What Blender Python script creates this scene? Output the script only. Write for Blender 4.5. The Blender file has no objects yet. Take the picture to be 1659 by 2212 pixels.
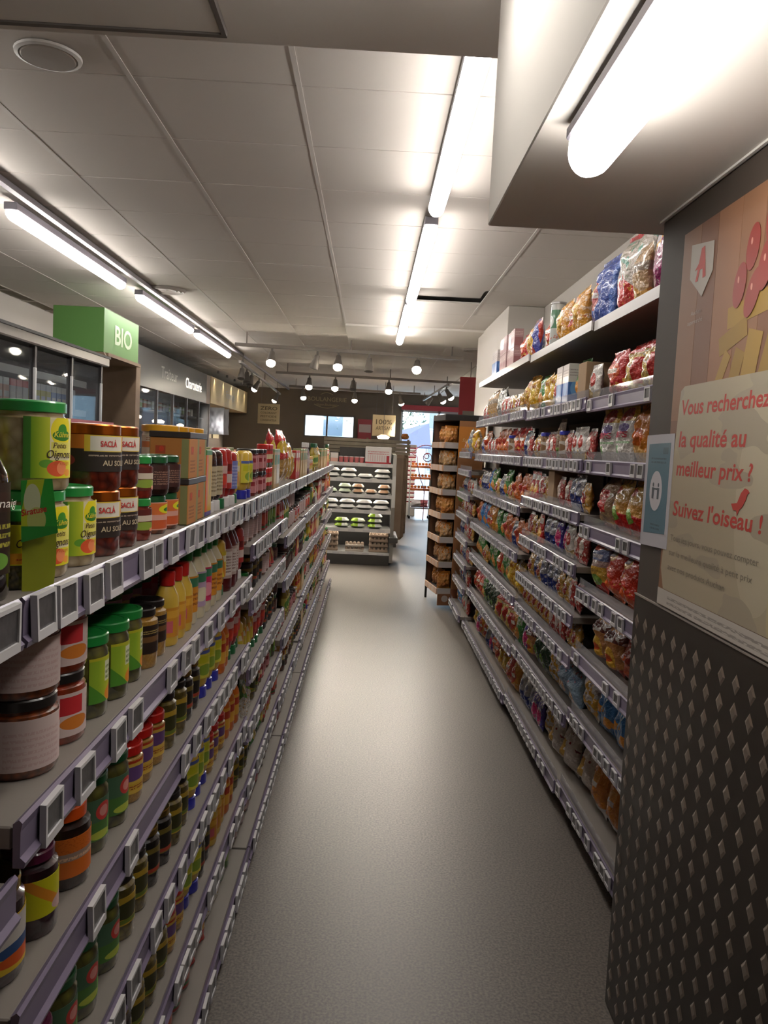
import bpy, bmesh, math, random
from mathutils import Vector, Matrix

S = bpy.context.scene
COL = S.collection
PI = math.pi
rnd = random.Random(11)

# ------------------------------------------------------------------ camera
F_PX = 1720.0
CAM_H = 1.5
vpx, vpy, roll = 799.0, 968.0, 0.047
cx, cy = 1659 / 2, 2212 / 2
Fv = Vector((vpx - cx, vpy - cy, F_PX)).normalized()          # world +Y seen from the camera (x right, y down, z ahead)
Xv = Vector((1, math.tan(roll), -(Fv.x + Fv.y * math.tan(roll)) / Fv.z)).normalized()
Zv = Xv.cross(Fv).normalized()
if Zv.y > 0:
    Zv = -Zv
right = Vector((Xv.x, Fv.x, Zv.x)); down = Vector((Xv.y, Fv.y, Zv.y)); ahead = Vector((Xv.z, Fv.z, Zv.z))
cam_data = bpy.data.cameras.new('camera')
cam_data.sensor_fit = 'HORIZONTAL'
cam_data.sensor_width = 36.0
cam_data.lens = 36.0 * F_PX / 1659.0
cam_data.clip_start = 0.02
cam = bpy.data.objects.new('camera', cam_data)
COL.objects.link(cam)
mw = Matrix.Identity(4)
for i in range(3):
    mw[i][0] = right[i]; mw[i][1] = -down[i]; mw[i][2] = -ahead[i]
mw[0][3], mw[1][3], mw[2][3] = 0, 0, CAM_H
cam.matrix_world = mw
S.camera = cam

# ------------------------------------------------------------------ world, exposure
W = bpy.data.worlds.new('overcast_sky')
S.world = W
W.use_nodes = True
bg = W.node_tree.nodes['Background']
bg.inputs[0].default_value = (0.86, 0.93, 1.0, 1)
bg.inputs[1].default_value = 6.0
vs = S.view_settings
vs.view_transform = 'Standard'
vs.look = 'None'
vs.gamma = 1.0
vs.use_curve_mapping = False
vs.exposure = 1.3
TUBE = 9.5          # emission of the light tubes
SPOT_W = 460.0        # watts of one track spot

cyc = S.cycles
cyc.max_bounces = 5
cyc.diffuse_bounces = 3
cyc.glossy_bounces = 2
cyc.transmission_bounces = 3
cyc.transparent_max_bounces = 8
cyc.caustics_reflective = False
cyc.caustics_refractive = False
cyc.sample_clamp_indirect = 6.0
cyc.use_light_tree = False
cyc.use_adaptive_sampling = True
cyc.adaptive_threshold = 0.05

# ------------------------------------------------------------------ helpers: colour, materials
def lin(c):
    if isinstance(c, str):
        c = c.lstrip('#')
        c = [int(c[i:i + 2], 16) / 255 for i in (0, 2, 4)]
    return tuple(x / 12.92 if x <= .04045 else ((x + .055) / 1.055) ** 2.4 for x in c[:3]) + (1.0,)

MATS = {}
def new_mat(name):
    m = bpy.data.materials.new(name)
    m.use_nodes = True
    return m, m.node_tree.nodes, m.node_tree.links, m.node_tree.nodes['Principled BSDF']

def add_bump(n, l, b, scale, strength, coord='Object', detail=3.0, kind='noise', dist=.004):
    tc = n.new('ShaderNodeTexCoord')
    t = n.new('ShaderNodeTexNoise' if kind == 'noise' else 'ShaderNodeTexVoronoi')
    t.inputs['Scale'].default_value = scale
    if kind == 'noise':
        t.inputs['Detail'].default_value = detail
    l.new(tc.outputs[coord], t.inputs['Vector'])
    bp = n.new('ShaderNodeBump')
    bp.inputs['Strength'].default_value = strength
    bp.inputs['Distance'].default_value = dist
    l.new(t.outputs[0], bp.inputs['Height'])
    l.new(bp.outputs[0], b.inputs['Normal'])
    return t

def M(name, col, rough=.5, metal=0., coat=0., emit=0., bump=None, var=None, alpha=None, spec=.5, coatr=.05):
    """plain procedural material; var = (scale, second colour, threshold softness)"""
    if name in MATS:
        return MATS[name]
    m, n, l, b = new_mat(name)
    b.inputs['Base Color'].default_value = lin(col)
    b.inputs['Roughness'].default_value = rough
    b.inputs['Metallic'].default_value = metal
    b.inputs['Coat Weight'].default_value = coat
    b.inputs['Coat Roughness'].default_value = coatr
    b.inputs['Specular IOR Level'].default_value = spec
    if emit:
        b.inputs['Emission Color'].default_value = lin(col)
        b.inputs['Emission Strength'].default_value = emit
    if bump:
        add_bump(n, l, b, *bump)
    if var:
        tc = n.new('ShaderNodeTexCoord')
        t = n.new('ShaderNodeTexNoise')
        t.inputs['Scale'].default_value = var[0]
        t.inputs['Detail'].default_value = 4
        l.new(tc.outputs['Object'], t.inputs['Vector'])
        r = n.new('ShaderNodeValToRGB')
        r.color_ramp.elements[0].position = .5 - var[2]
        r.color_ramp.elements[1].position = .5 + var[2]
        r.color_ramp.elements[0].color = lin(col)
        r.color_ramp.elements[1].color = lin(var[1])
        l.new(t.outputs[0], r.inputs[0])
        l.new(r.outputs[0], b.inputs['Base Color'])
    if alpha is not None:
        b.inputs['Alpha'].default_value = alpha
    MATS[name] = m
    return m

def glass_mat(name, tint='ffffff', op=.12, rough=.05):
    """thin clear sheet: mostly see-through, a little sheen"""
    if name in MATS:
        return MATS[name]
    m, n, l, b = new_mat(name)
    n.remove(b)
    out = n['Material Output']
    tr = n.new('ShaderNodeBsdfTransparent'); tr.inputs[0].default_value = lin(tint)
    gl = n.new('ShaderNodeBsdfGlossy'); gl.inputs[1].default_value = rough
    df = n.new('ShaderNodeBsdfDiffuse'); df.inputs[0].default_value = lin('d8d8dc')
    ad = n.new('ShaderNodeMixShader'); ad.inputs[0].default_value = .5
    l.new(gl.outputs[0], ad.inputs[1]); l.new(df.outputs[0], ad.inputs[2])
    mx = n.new('ShaderNodeMixShader'); mx.inputs[0].default_value = op
    l.new(tr.outputs[0], mx.inputs[1]); l.new(ad.outputs[0], mx.inputs[2])
    l.new(mx.outputs[0], out.inputs[0])
    MATS[name] = m
    return m

def PM(name, base, layers, rough=.35, coat=.25, metal=0., bump=None, emit=0.):
    """printed packaging: flat print laid out in the UV square of a label, bag or box"""
    if name in MATS:
        return MATS[name]
    m, n, l, b = new_mat(name)
    uv = n.new('ShaderNodeUVMap'); uv.uv_map = 'UVMap'
    sep = n.new('ShaderNodeSeparateXYZ'); l.new(uv.outputs[0], sep.inputs[0])
    U, V = sep.outputs[0], sep.outputs[1]
    def math_(op, a, c=None, d=None):
        k = n.new('ShaderNodeMath'); k.operation = op
        for i, x in enumerate((a, c, d)):
            if x is None:
                continue
            if isinstance(x, (int, float)):
                k.inputs[i].default_value = x
            else:
                l.new(x, k.inputs[i])
        return k.outputs[0]
    cur = None
    def mix(mask, col):
        nonlocal cur
        k = n.new('ShaderNodeMix'); k.data_type = 'RGBA'
        l.new(mask, k.inputs[0])
        if cur is None:
            k.inputs[6].default_value = lin(base)
        else:
            l.new(cur, k.inputs[6])
        k.inputs[7].default_value = lin(col)
        cur = k.outputs[2]
    for L in layers:
        t = L[0]
        if t == 'rect':
            _, u0, v0, u1, v1, col = L
            a = math_('COMPARE', U, (u0 + u1) / 2, abs(u1 - u0) / 2)
            c = math_('COMPARE', V, (v0 + v1) / 2, abs(v1 - v0) / 2)
            mix(math_('MULTIPLY', a, c), col)
        elif t == 'ell':
            _, u, v, ru, rv, col = L
            a = math_('MULTIPLY', math_('SUBTRACT', U, u), 1 / ru)
            c = math_('MULTIPLY', math_('SUBTRACT', V, v), 1 / rv)
            d = math_('ADD', math_('MULTIPLY', a, a), math_('MULTIPLY', c, c))
            mix(math_('LESS_THAN', d, 1.0), col)
        elif t == 'grad':                     # along v
            _, v0, v1, col = L
            k = n.new('ShaderNodeMapRange'); l.new(V, k.inputs[0])
            k.inputs[1].default_value = v0; k.inputs[2].default_value = v1
            mix(k.outputs[0], col)
        elif t == 'ugrad':
            _, u0, u1, col = L
            k = n.new('ShaderNodeMapRange'); l.new(U, k.inputs[0])
            k.inputs[1].default_value = u0; k.inputs[2].default_value = u1
            mix(k.outputs[0], col)
        elif t == 'blob':                     # noisy patches inside a v band: scale, threshold, v0, v1
            _, sc, th, v0, v1, col = L
            k = n.new('ShaderNodeTexNoise'); k.inputs['Scale'].default_value = sc; k.inputs['Detail'].default_value = 2
            l.new(uv.outputs[0], k.inputs['Vector'])
            a = math_('GREATER_THAN', k.outputs[0], th)
            c = math_('COMPARE', V, (v0 + v1) / 2, (v1 - v0) / 2)
            mix(math_('MULTIPLY', a, c), col)
        elif t == 'lines':                    # rows of small print
            _, u0, v0, u1, v1, cnt, col = L
            a = math_('COMPARE', U, (u0 + u1) / 2, (u1 - u0) / 2)
            c = math_('COMPARE', V, (v0 + v1) / 2, (v1 - v0) / 2)
            s = math_('FRACT', math_('MULTIPLY', math_('SUBTRACT', V, v0), cnt / (v1 - v0)))
            s = math_('LESS_THAN', s, .5)
            k = n.new('ShaderNodeTexNoise'); k.inputs['Scale'].default_value = 60; k.inputs['Detail'].default_value = 0
            mp = n.new('ShaderNodeMapping'); mp.inputs['Scale'].default_value = (1, .3, 1)
            l.new(uv.outputs[0], mp.inputs[0]); l.new(mp.outputs[0], k.inputs['Vector'])
            g = math_('GREATER_THAN', k.outputs[0], .42)
            mix(math_('MULTIPLY', math_('MULTIPLY', a, c), math_('MULTIPLY', s, g)), col)
        elif t == 'bars':                     # barcode
            _, u0, v0, u1, v1, cnt, col = L
            a = math_('COMPARE', U, (u0 + u1) / 2, (u1 - u0) / 2)
            c = math_('COMPARE', V, (v0 + v1) / 2, (v1 - v0) / 2)
            s = math_('LESS_THAN', math_('FRACT', math_('MULTIPLY', U, cnt / (u1 - u0))), .5)
            mix(math_('MULTIPLY', math_('MULTIPLY', a, c), s), col)
        elif t == 'diag':                     # u + k*v band
            _, k_, c0, w, col = L
            s = math_('ADD', U, math_('MULTIPLY', V, k_))
            mix(math_('COMPARE', s, c0, w), col)
        elif t == 'wave':                     # everything under a wavy line at v0
            _, v0, amp, fr, col = L
            s = math_('ADD', math_('MULTIPLY', math_('SINE', math_('MULTIPLY', U, fr)), amp), v0)
            mix(math_('LESS_THAN', V, s), col)
    if cur is not None:
        l.new(cur, b.inputs['Base Color'])
    else:
        b.inputs['Base Color'].default_value = lin(base)
    b.inputs['Roughness'].default_value = rough
    b.inputs['Coat Weight'].default_value = coat
    b.inputs['Coat Roughness'].default_value = .08
    b.inputs['Metallic'].default_value = metal
    if emit:
        l.new(cur, b.inputs['Emission Color']) if cur is not None else None
        b.inputs['Emission Strength'].default_value = emit
    if bump:
        add_bump(n, l, b, *bump)
    MATS[name] = m
    return m

# ------------------------------------------------------------------ helpers: meshes
def mesh(name, verts, faces, mats=None, uvs=None, fmat=None, smooth=True, sharp=35):
    me = bpy.data.meshes.new(name)
    me.from_pydata([tuple(v) for v in verts], [], faces)
    if mats:
        for m in (mats if isinstance(mats, (list, tuple)) else [mats]):
            me.materials.append(m)
    if fmat:
        me.polygons.foreach_set('material_index', fmat)
    if uvs:
        lay = me.uv_layers.new(name='UVMap')
        vi = [0] * len(me.loops)
        me.loops.foreach_get('vertex_index', vi)
        flat = []
        for i in vi:
            flat.extend(uvs[i])
        lay.data.foreach_set('uv', flat)
    if smooth:
        me.polygons.foreach_set('use_smooth', [True] * len(me.polygons))
        me.set_sharp_from_angle(angle=math.radians(sharp))
    me.validate()
    me.update()
    return me

def boxes(name, specs, mats, bev=0.0, uv=True):
    """one mesh of boxes given as (x0,x1,y0,y1,z0,z1[,mat index]); UV of the -Y / +X / -X faces spans 0..1"""
    bm = bmesh.new()
    lay = bm.loops.layers.uv.new('UVMap')
    for s in specs:
        x0, x1, y0, y1, z0, z1 = s[:6]
        mi = s[6] if len(s) > 6 else 0
        vs_ = [bm.verts.new(p) for p in ((x0, y0, z0), (x1, y0, z0), (x1, y1, z0), (x0, y1, z0), (x0, y0, z1), (x1, y0, z1), (x1, y1, z1), (x0, y1, z1))]
        fs = []
        for q in ((0, 3, 2, 1), (4, 5, 6, 7), (0, 1, 5, 4), (1, 2, 6, 5), (2, 3, 7, 6), (3, 0, 4, 7)):
            f = bm.faces.new([vs_[i] for i in q]); f.material_index = mi; fs.append(f)
        if bev:
            es = list({e for f in fs for e in f.edges})
            r = bmesh.ops.bevel(bm, geom=es, offset=bev, segments=1, affect='EDGES')
        # uv for faces of this box
    bm.normal_update()
    xs = [v.co.x for v in bm.verts]; ys = [v.co.y for v in bm.verts]; zs = [v.co.z for v in bm.verts]
    ax, bx_ = min(xs), max(xs) - min(xs) or 1
    ay, by_ = min(ys), max(ys) - min(ys) or 1
    az, bz_ = min(zs), max(zs) - min(zs) or 1
    for f in bm.faces:
        nrm = f.normal
        for lp in f.loops:
            c = lp.vert.co
            if abs(nrm.x) > .8:
                u = (c.y - ay) / by_
                if nrm.x < 0: u = 1 - u
                lp[lay].uv = (u, (c.z - az) / bz_)
            elif abs(nrm.z) > .8:
                lp[lay].uv = ((c.x - ax) / bx_, (c.y - ay) / by_)
            else:
                u = (c.x - ax) / bx_
                if nrm.y > 0: u = 1 - u
                lp[lay].uv = (u, (c.z - az) / bz_)
    me = bpy.data.meshes.new(name)
    bm.to_mesh(me); bm.free()
    for m in (mats if isinstance(mats, (list, tuple)) else [mats]):
        me.materials.append(m)
    return me

def lathe(name, prof, mats, seg=20, sx=1.0, sy=1.0, bands=None):
    """prof: (r, z) from bottom to top; u = .5 faces -Y. bands: material index per profile segment"""
    zs = [p[1] for p in prof]
    z0, dz = min(zs), (max(zs) - min(zs)) or 1
    V, UV, Fc, fm = [], [], [], []
    n = len(prof)
    for j in range(seg + 1):
        u = j / seg
        a = 2 * PI * (u - .5)
        for r, z in prof:
            V.append((r * math.sin(a) * sx, -r * math.cos(a) * sy, z))
            UV.append((u, (z - z0) / dz))
    for j in range(seg):
        for i in range(n - 1):
            a, b, c, d = j * n + i, (j + 1) * n + i, (j + 1) * n + i + 1, j * n + i + 1
            if prof[i][0] < 1e-6:
                Fc.append((a, c, d))
            elif prof[i + 1][0] < 1e-6:
                Fc.append((a, b, d))
            else:
                Fc.append((a, b, c, d))
            fm.append(bands[i] if bands else 0)
    return mesh(name, V, Fc, mats, UV, fm)

def sleeve(name, R, z0, z1, u0, u1, mat, seg=14, sx=1., sy=1., thick=.0006):
    """a paper label: part of a cylinder with a thin edge"""
    V, UV, Fc = [], [], []
    for j in range(seg + 1):
        t = j / seg
        a = 2 * PI * (u0 + (u1 - u0) * t - .5)
        for z, v, rr in ((z0, 0, R - thick), (z0, 0, R), (z1, 1, R), (z1, 1, R - thick)):
            V.append((rr * math.sin(a) * sx, -rr * math.cos(a) * sy, z)); UV.append((t, v))
    for j in range(seg):
        for i in range(3):
            a, b = j * 4 + i, (j + 1) * 4 + i
            Fc.append((a, b, b + 1, a + 1))
    return mesh(name, V, Fc, mat, UV)

def poly(name, pts, mat, th=.001, hole=None):
    """flat outline in local XY, given thickness along +Z"""
    n = len(pts)
    V = [(x, y, 0) for x, y in pts] + [(x, y, th) for x, y in pts]
    Fc = [tuple(range(n))[::-1], tuple(range(n, 2 * n))] + [(i, (i + 1) % n, n + (i + 1) % n, n + i) for i in range(n)]
    xs = [p[0] for p in pts]; ys = [p[1] for p in pts]
    UV = [((x - min(xs)) / ((max(xs) - min(xs)) or 1), (y - min(ys)) / ((max(ys) - min(ys)) or 1)) for x, y in pts] * 2
    return mesh(name, V, Fc, mat, UV, smooth=False)

def ell_pts(x, y, rx, ry, n=24):
    return [(x + rx * math.cos(2 * PI * i / n), y + ry * math.sin(2 * PI * i / n)) for i in range(n)]

def tube(name, pts, r, mat, seg=8, closed=False):
    pts = [Vector(p) for p in pts]
    V, Fc = [], []
    n = len(pts)
    up0 = Vector((0, 0, 1))
    for i, p in enumerate(pts):
        a = pts[(i - 1) % n] if (closed or i > 0) else p
        b = pts[(i + 1) % n] if (closed or i < n - 1) else p
        t = (b - a).normalized()
        s = t.cross(up0 if abs(t.z) < .95 else Vector((1, 0, 0))).normalized()
        q = s.cross(t)
        for k in range(seg):
            an = 2 * PI * k / seg
            V.append(p + (s * math.cos(an) + q * math.sin(an)) * r)
    for i in range(n if closed else n - 1):
        for k in range(seg):
            a, b = i * seg, ((i + 1) % n) * seg
            Fc.append((a + k, a + (k + 1) % seg, b + (k + 1) % seg, b + k))
    if not closed:
        Fc.append(tuple(range(seg))[::-1]); Fc.append(tuple(range((n - 1) * seg, n * seg)))
    return mesh(name, V, Fc, mat)

def extrude(name, prof, y0, y1, mats, fm=None):
    """profile (x, z) polygon swept along Y"""
    n = len(prof)
    V = [(x, y0, z) for x, z in prof] + [(x, y1, z) for x, z in prof]
    Fc = [(i, (i + 1) % n, n + (i + 1) % n, n + i) for i in range(n)] + [tuple(range(n))[::-1], tuple(range(n, 2 * n))]
    return mesh(name, V, Fc, mats, smooth=False)

_txt = {}
def text_verts(s, bold=0.0, shear=0.0):
    k = (s, bold, shear)
    if k in _txt:
        return _txt[k]
    cu = bpy.data.curves.new('t', 'FONT')
    cu.body = s; cu.size = 1.0; cu.offset = bold; cu.shear = shear; cu.resolution_u = 3
    ob = bpy.data.objects.new('t', cu)
    COL.objects.link(ob)
    dg = bpy.context.evaluated_depsgraph_get()
    dg.update()
    me = bpy.data.meshes.new_from_object(ob.evaluated_get(dg))
    V = [tuple(v.co) for v in me.vertices]; Fc = [tuple(p.vertices) for p in me.polygons]
    bpy.data.objects.remove(ob); bpy.data.curves.remove(cu); bpy.data.meshes.remove(me)
    xs = [v[0] for v in V]; ys = [v[1] for v in V]
    _txt[k] = (V, Fc, min(xs), max(xs), min(ys), max(ys))
    return _txt[k]

def text(name, s, x0, x1, ybase, cap, mat, bold=0.0, shear=0.0, z=0.0, R=None):
    """flat lettering in local XY fitted to x0..x1; cap = height of a capital; with R bent round a jar (x -> angle, y -> z)"""
    V, Fc, a, b, _, _ = text_verts(s, bold, shear)
    kx = (x1 - x0) / (b - a); ky = cap / .70
    out = []
    for v in V:
        x, y = x0 + (v[0] - a) * kx, ybase + v[1] * ky
        if R is None:
            out.append((x, y, z))
        else:
            out.append((R * math.sin(x / R), -R * math.cos(x / R), y))
    return mesh(name, out, Fc, mat, smooth=False)

def join_meshes(name, items):
    """several (mesh, matrix) into one mesh with their materials"""
    V, Fc, fm, uv, mats = [], [], [], [], []
    for me, mt in items:
        off = len(V)
        remap = []
        for m in me.materials:
            if m not in mats:
                mats.append(m)
            remap.append(mats.index(m))
        for v in me.vertices:
            V.append(tuple(mt @ v.co) if mt else tuple(v.co))
        ul = me.uv_layers[0].data if me.uv_layers else None
        for p in me.polygons:
            Fc.append(tuple(off + i for i in p.vertices)); fm.append(remap[p.material_index] if remap else 0)
            for li in p.loop_indices:
                uv.extend(ul[li].uv if ul else (0.0, 0.0))
    out = bpy.data.meshes.new(name)
    out.from_pydata(V, [], Fc)
    for m in mats:
        out.materials.append(m)
    out.polygons.foreach_set('material_index', fm)
    lay = out.uv_layers.new(name='UVMap'); lay.data.foreach_set('uv', uv)
    out.polygons.foreach_set('use_smooth', [True] * len(Fc))
    out.set_sharp_from_angle(angle=math.radians(35))
    out.update()
    return out

# ------------------------------------------------------------------ helpers: objects
def ob(name, me, parent=None, loc=(0, 0, 0), rot=(0, 0, 0), label=None, kind=None):
    o = bpy.data.objects.new(name, me)
    COL.objects.link(o)
    o.location = loc; o.rotation_euler = rot
    if parent: o.parent = parent
    if label: o['label'] = label
    if kind: o['kind'] = kind
    return o

def thing(name, label, cat, loc=(0, 0, 0), rot=(0, 0, 0), group=None, me=None, kind=None):
    o = bpy.data.objects.new(name, me)
    COL.objects.link(o)
    o.location = loc; o.rotation_euler = rot
    o['label'] = label; o['category'] = cat
    if group: o['group'] = group
    if kind: o['kind'] = kind
    return o

def struct(name, me, loc=(0, 0, 0), rot=(0, 0, 0), label=None, cat=None):
    o = ob(name, me, None, loc, rot, label, 'structure')
    if cat: o['category'] = cat
    return o

R90 = (PI / 2, 0, 0)                 # lettering that faces the camera (-Y)
FACE_R = (PI / 2, 0, PI / 2)         # lettering that faces +X
FACE_L = (PI / 2, 0, -PI / 2)        # lettering that faces -X

# ================================================================== THE ROOM
m_ceil = M('ceiling_tile', 'd6d0c9', .95, spec=.15)
m_plaster = M('plaster', 'd9d4cd', .92, spec=.2)
m_wallw = M('wall_paint', 'cbc5bd', .8, bump=(40, .05))
m_dark = M('dark_wall', '6b6156', .75)
m_brown = M('brown_laminate', '4b423b', .6, spec=.3)
m_tee = M('tee_runner', 'd9d4ce', .9, spec=.2)
m_black = M('black_metal', '1d1c1c', .5)
m_steel = M('steel', 'a9a7a6', .32, metal=.9)
m_white = M('white_plastic', 'd9d7d4', .4)
m_grey = M('grey_metal', '6d6865', .5)
m_lav = M('price_rail_plastic', '746a80', .4, coat=.15)
m_lav2 = M('price_rail_lip', 'b5afb8', .3, coat=.3)
m_tagw = M('tag_frame', 'c4c2c3', .45)
m_tags = M('tag_screen', '474546', .3, var=(120, '545253', .1))
m_shelf = M('shelf_deck', '7d766f', .45, bump=(80, .03))
m_shelfd = M('shelf_edge_dark', '4a4644', .45)
m_back = M('gondola_back', '6a625c', .55)
m_tube = M('lit_diffuser', 'fffaf4', .4, emit=TUBE)
m_lens = M('lit_lens', 'fff1da', .4, emit=40.0)
m_lens.cycles.emission_sampling = 'NONE'      # the lamp inside each spot does the lighting
m_clear = glass_mat('clear_plastic', 'f4f4f6', .22)
m_pane = glass_mat('window_pane', 'f6fbff', .06, .02)

# floor: speckled vinyl, worn shine
def floor_material():
    m, n, l, b = new_mat('speckled_vinyl')
    tc = n.new('ShaderNodeTexCoord')
    a = n.new('ShaderNodeTexNoise'); a.inputs['Scale'].default_value = 130; a.inputs['Detail'].default_value = 3
    c = n.new('ShaderNodeTexNoise'); c.inputs['Scale'].default_value = 1.6; c.inputs['Detail'].default_value = 5
    v = n.new('ShaderNodeTexVoronoi'); v.inputs['Scale'].default_value = 210
    for t in (a, c, v):
        l.new(tc.outputs['Object'], t.inputs['Vector'])
    r = n.new('ShaderNodeValToRGB')
    e = r.color_ramp.elements
    e[0].position = .36; e[0].color = lin('433c36'); e[1].position = .66; e[1].color = lin('70665c')
    l.new(a.outputs[0], r.inputs[0])
    r2 = n.new('ShaderNodeValToRGB')
    e = r2.color_ramp.elements
    e[0].position = .06; e[0].color = lin('8d857b'); e[1].position = .16; e[1].color = (0, 0, 0, 1)
    l.new(v.outputs['Distance'], r2.inputs[0])
    mx = n.new('ShaderNodeMix'); mx.data_type = 'RGBA'; mx.blend_type = 'LIGHTEN'; mx.inputs[0].default_value = .55
    l.new(r.outputs[0], mx.inputs[6]); l.new(r2.outputs[0], mx.inputs[7])
    mw_ = n.new('ShaderNodeMix'); mw_.data_type = 'RGBA'; mw_.blend_type = 'MULTIPLY'; mw_.inputs[0].default_value = .25
    l.new(mx.outputs[2], mw_.inputs[6]); l.new(c.outputs[0], mw_.inputs[7])
    l.new(mw_.outputs[2], b.inputs['Base Color'])
    b.inputs['Roughness'].default_value = .43; b.inputs['Specular IOR Level'].default_value = .75
    bp = n.new('ShaderNodeBump'); bp.inputs['Strength'].default_value = .05; bp.inputs['Distance'].default_value = .002
    l.new(a.outputs[0], bp.inputs['Height']); l.new(bp.outputs[0], b.inputs['Normal'])
    return m
m_floor = floor_material()
struct('floor', boxes('floor', [(-3.7, 2.7, -1.2, 19.6, -.1, 0)], m_floor), label='speckled grey vinyl shop floor', cat='floor')

struct('wall_left', boxes('wall_left', [(-3.85, -3.7, -1.2, 19.6, 0, 2.95)], m_wallw))
struct('wall_right', boxes('wall_right', [(1.52, 1.7, -1.2, 10.2, 0, 2.95), (1.7, 2.7, 10.05, 10.2, 0, 2.95), (2.7, 2.85, 10.2, 19.6, 0, 2.95)], m_wallw))
struct('wall_rear', boxes('wall_rear', [(-3.7, 1.52, -1.35, -1.2, 0, 2.95)], m_wallw))
struct('wall_column', boxes('wall_column', [(1.19, 1.52, 7.28, 9.3, 0, 2.84)], m_wallw, .004))
WX0, WX1, WZ0, WZ1 = -1.6, -.43, 1.74, 2.225
DX0, DX1, DZ1 = .72, 2.6, 2.47
struct('wall_back', boxes('wall_back', [(-3.7, WX0, 19.5, 19.62, 0, 2.95), (WX0, WX1, 19.5, 19.62, 0, WZ0), (WX0, WX1, 19.5, 19.62, WZ1, 2.95),
                                        (WX1, DX0, 19.5, 19.62, 0, 2.95), (DX0, DX1, 19.5, 19.62, DZ1 + .12, 2.95), (DX1, 2.7, 19.5, 19.62, 0, 2.95)], m_dark))
struct('trim_1', boxes('red_band', [(DX0, DX1, 19.44, 19.5, DZ1, DZ1 + .12)], M('red_band', 'a2323c', .5)), label='red band over the shop entrance', cat='trim')

# ceiling slab, grid and tiles
ceil = struct('ceiling', boxes('ceiling_slab', [(-3.85, 2.85, -1.35, 19.65, 2.95, 3.05)], m_plaster), label='suspended ceiling of pale square tiles', cat='ceiling')
TX, TY, X0, Y0, CZ = .635, .6, -3.505, 2.52, 2.84
tile_me = boxes('ceiling_tile', [(-TX / 2 + .009, TX / 2 - .009, -TY / 2 + .004, TY / 2 - .004, 0, .014)], m_ceil, .0015)
for i in range(-1, 10):
    for j in range(29):
        xa, ya = X0 + i * TX, Y0 + j * TY
        if xa + TX > 2.72 or ya + .1 > 19.5 or (xa > 1.0 and ya < 9.9) or xa < -3.72:
            continue
        if -.4 < xa < 1.0 and 8.85 < ya + .2 < 10.4:
            continue
        lift = .05 if (abs(xa - .305) < .1 and 6.2 < ya < 6.8) else 0
        ob('ceiling_tile', tile_me, ceil, (xa + TX / 2, ya + TY / 2, CZ + .003 + lift + rnd.uniform(0, .0015)), (0, 0, 0))
run_y = boxes('ceiling_runner', [(-.010, .010, 2.5, 19.5, CZ + .0015, CZ + .006)], m_tee)
for i in range(0, 10):
    x = X0 + i * TX
    if x < 1.5:
        ob('ceiling_runner', run_y, ceil, (x, 0, 0))
run_x = boxes('ceiling_crossbar', [(-3.7, 1.52, -.012, .012, CZ + .0125, CZ + .0165)], m_tee)
for j in range(1, 29):
    ob('ceiling_crossbar', run_x, ceil, (0, Y0 + j * TY, 0))
ob('plaster_patch', boxes('plaster_patch', [(-.33, 1.5, 8.83, 10.36, CZ - .02, CZ + .03)], m_plaster, .003), ceil)
ob('near_plaster', boxes('near_plaster', [(-3.7, 1.52, -1.2, 2.52, 2.70, 2.95)], m_plaster), ceil)
ob('ceiling_hatch', boxes('ceiling_hatch', [(-2.1, -.49, .9, 2.43, 2.682, 2.70)], m_plaster, .002), ceil)
ob('hatch_joint', boxes('hatch_joint', [(-2.1, -.475, 2.432, 2.45, 2.678, 2.70), (-.489, -.475, .9, 2.432, 2.678, 2.70)], M('joint_shadow_gap', '6b645f', .8)), ceil)
struct('wall_soffit', boxes('soffit', [(.29, 1.52, -1.2, 2.2, 2.113, 2.70)], m_plaster, .003), label='dropped plaster box over the near right side', cat='soffit')
ob('soffit_joint', boxes('soffit_joint', [(.715, .722, -1.1, 2.08, 2.108, 2.113)], m_tee), bpy.data.objects['wall_soffit'])

# clad pillar with embossed kick sheet
pil = struct('wall_pillar', boxes('pillar', [(.728, 1.52, -1.2, 2.085, 0, 2.113)], m_brown, .003), label='dark brown clad pillar carrying the poster', cat='pillar')
ob('edge_strip', boxes('edge_strip', [(.722, .728, -.9, 2.086, 1.148, 1.152)], M('strip', '8d847b', .4)), pil)
def diamonds():
    V, Fc = [], []
    V += [(0, -2.085, 0), (0, .9, 0), (0, .9, 1.147), (0, -2.085, 1.147)]
    V = []
    y = 2.055
    while y > .7:
        z = .045
        while z < 1.13:
            k = len(V)
            hy, hz, e = .0165, .021, .0016
            V += [(0, y - hy, z), (0, y, z - hz), (0, y + hy, z), (0, y, z + hz),
                  (-e, y - hy * .6, z), (-e * .8, y, z - hz * .6), (-e, y + hy * .6, z), (-e * 1.5, y, z + hz * .55)]
            for a in range(4):
                Fc.append((k + a, k + (a + 1) % 4, k + 4 + (a + 1) % 4, k + 4 + a))
            Fc.append((k + 4, k + 5, k + 6, k + 7))
            z += .0545
        y -= .0632
    return mesh('embossed_diamonds', V, Fc, M('embossed_metal', 'a3968a', .32, metal=.7), smooth=False)
sheet_me = boxes('kick_sheet', [(.7235, .728, -.9, 2.084, .004, 1.147)], M('kick_sheet', '3b342e', .38, metal=.35, bump=(50, .03)))
ob('kick_sheet', sheet_me, pil)
ob('embossed_diamonds', diamonds(), pil, (.7235, 0, 0), kind='stuff', label='rows of small raised diamonds on the kick sheet')

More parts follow.
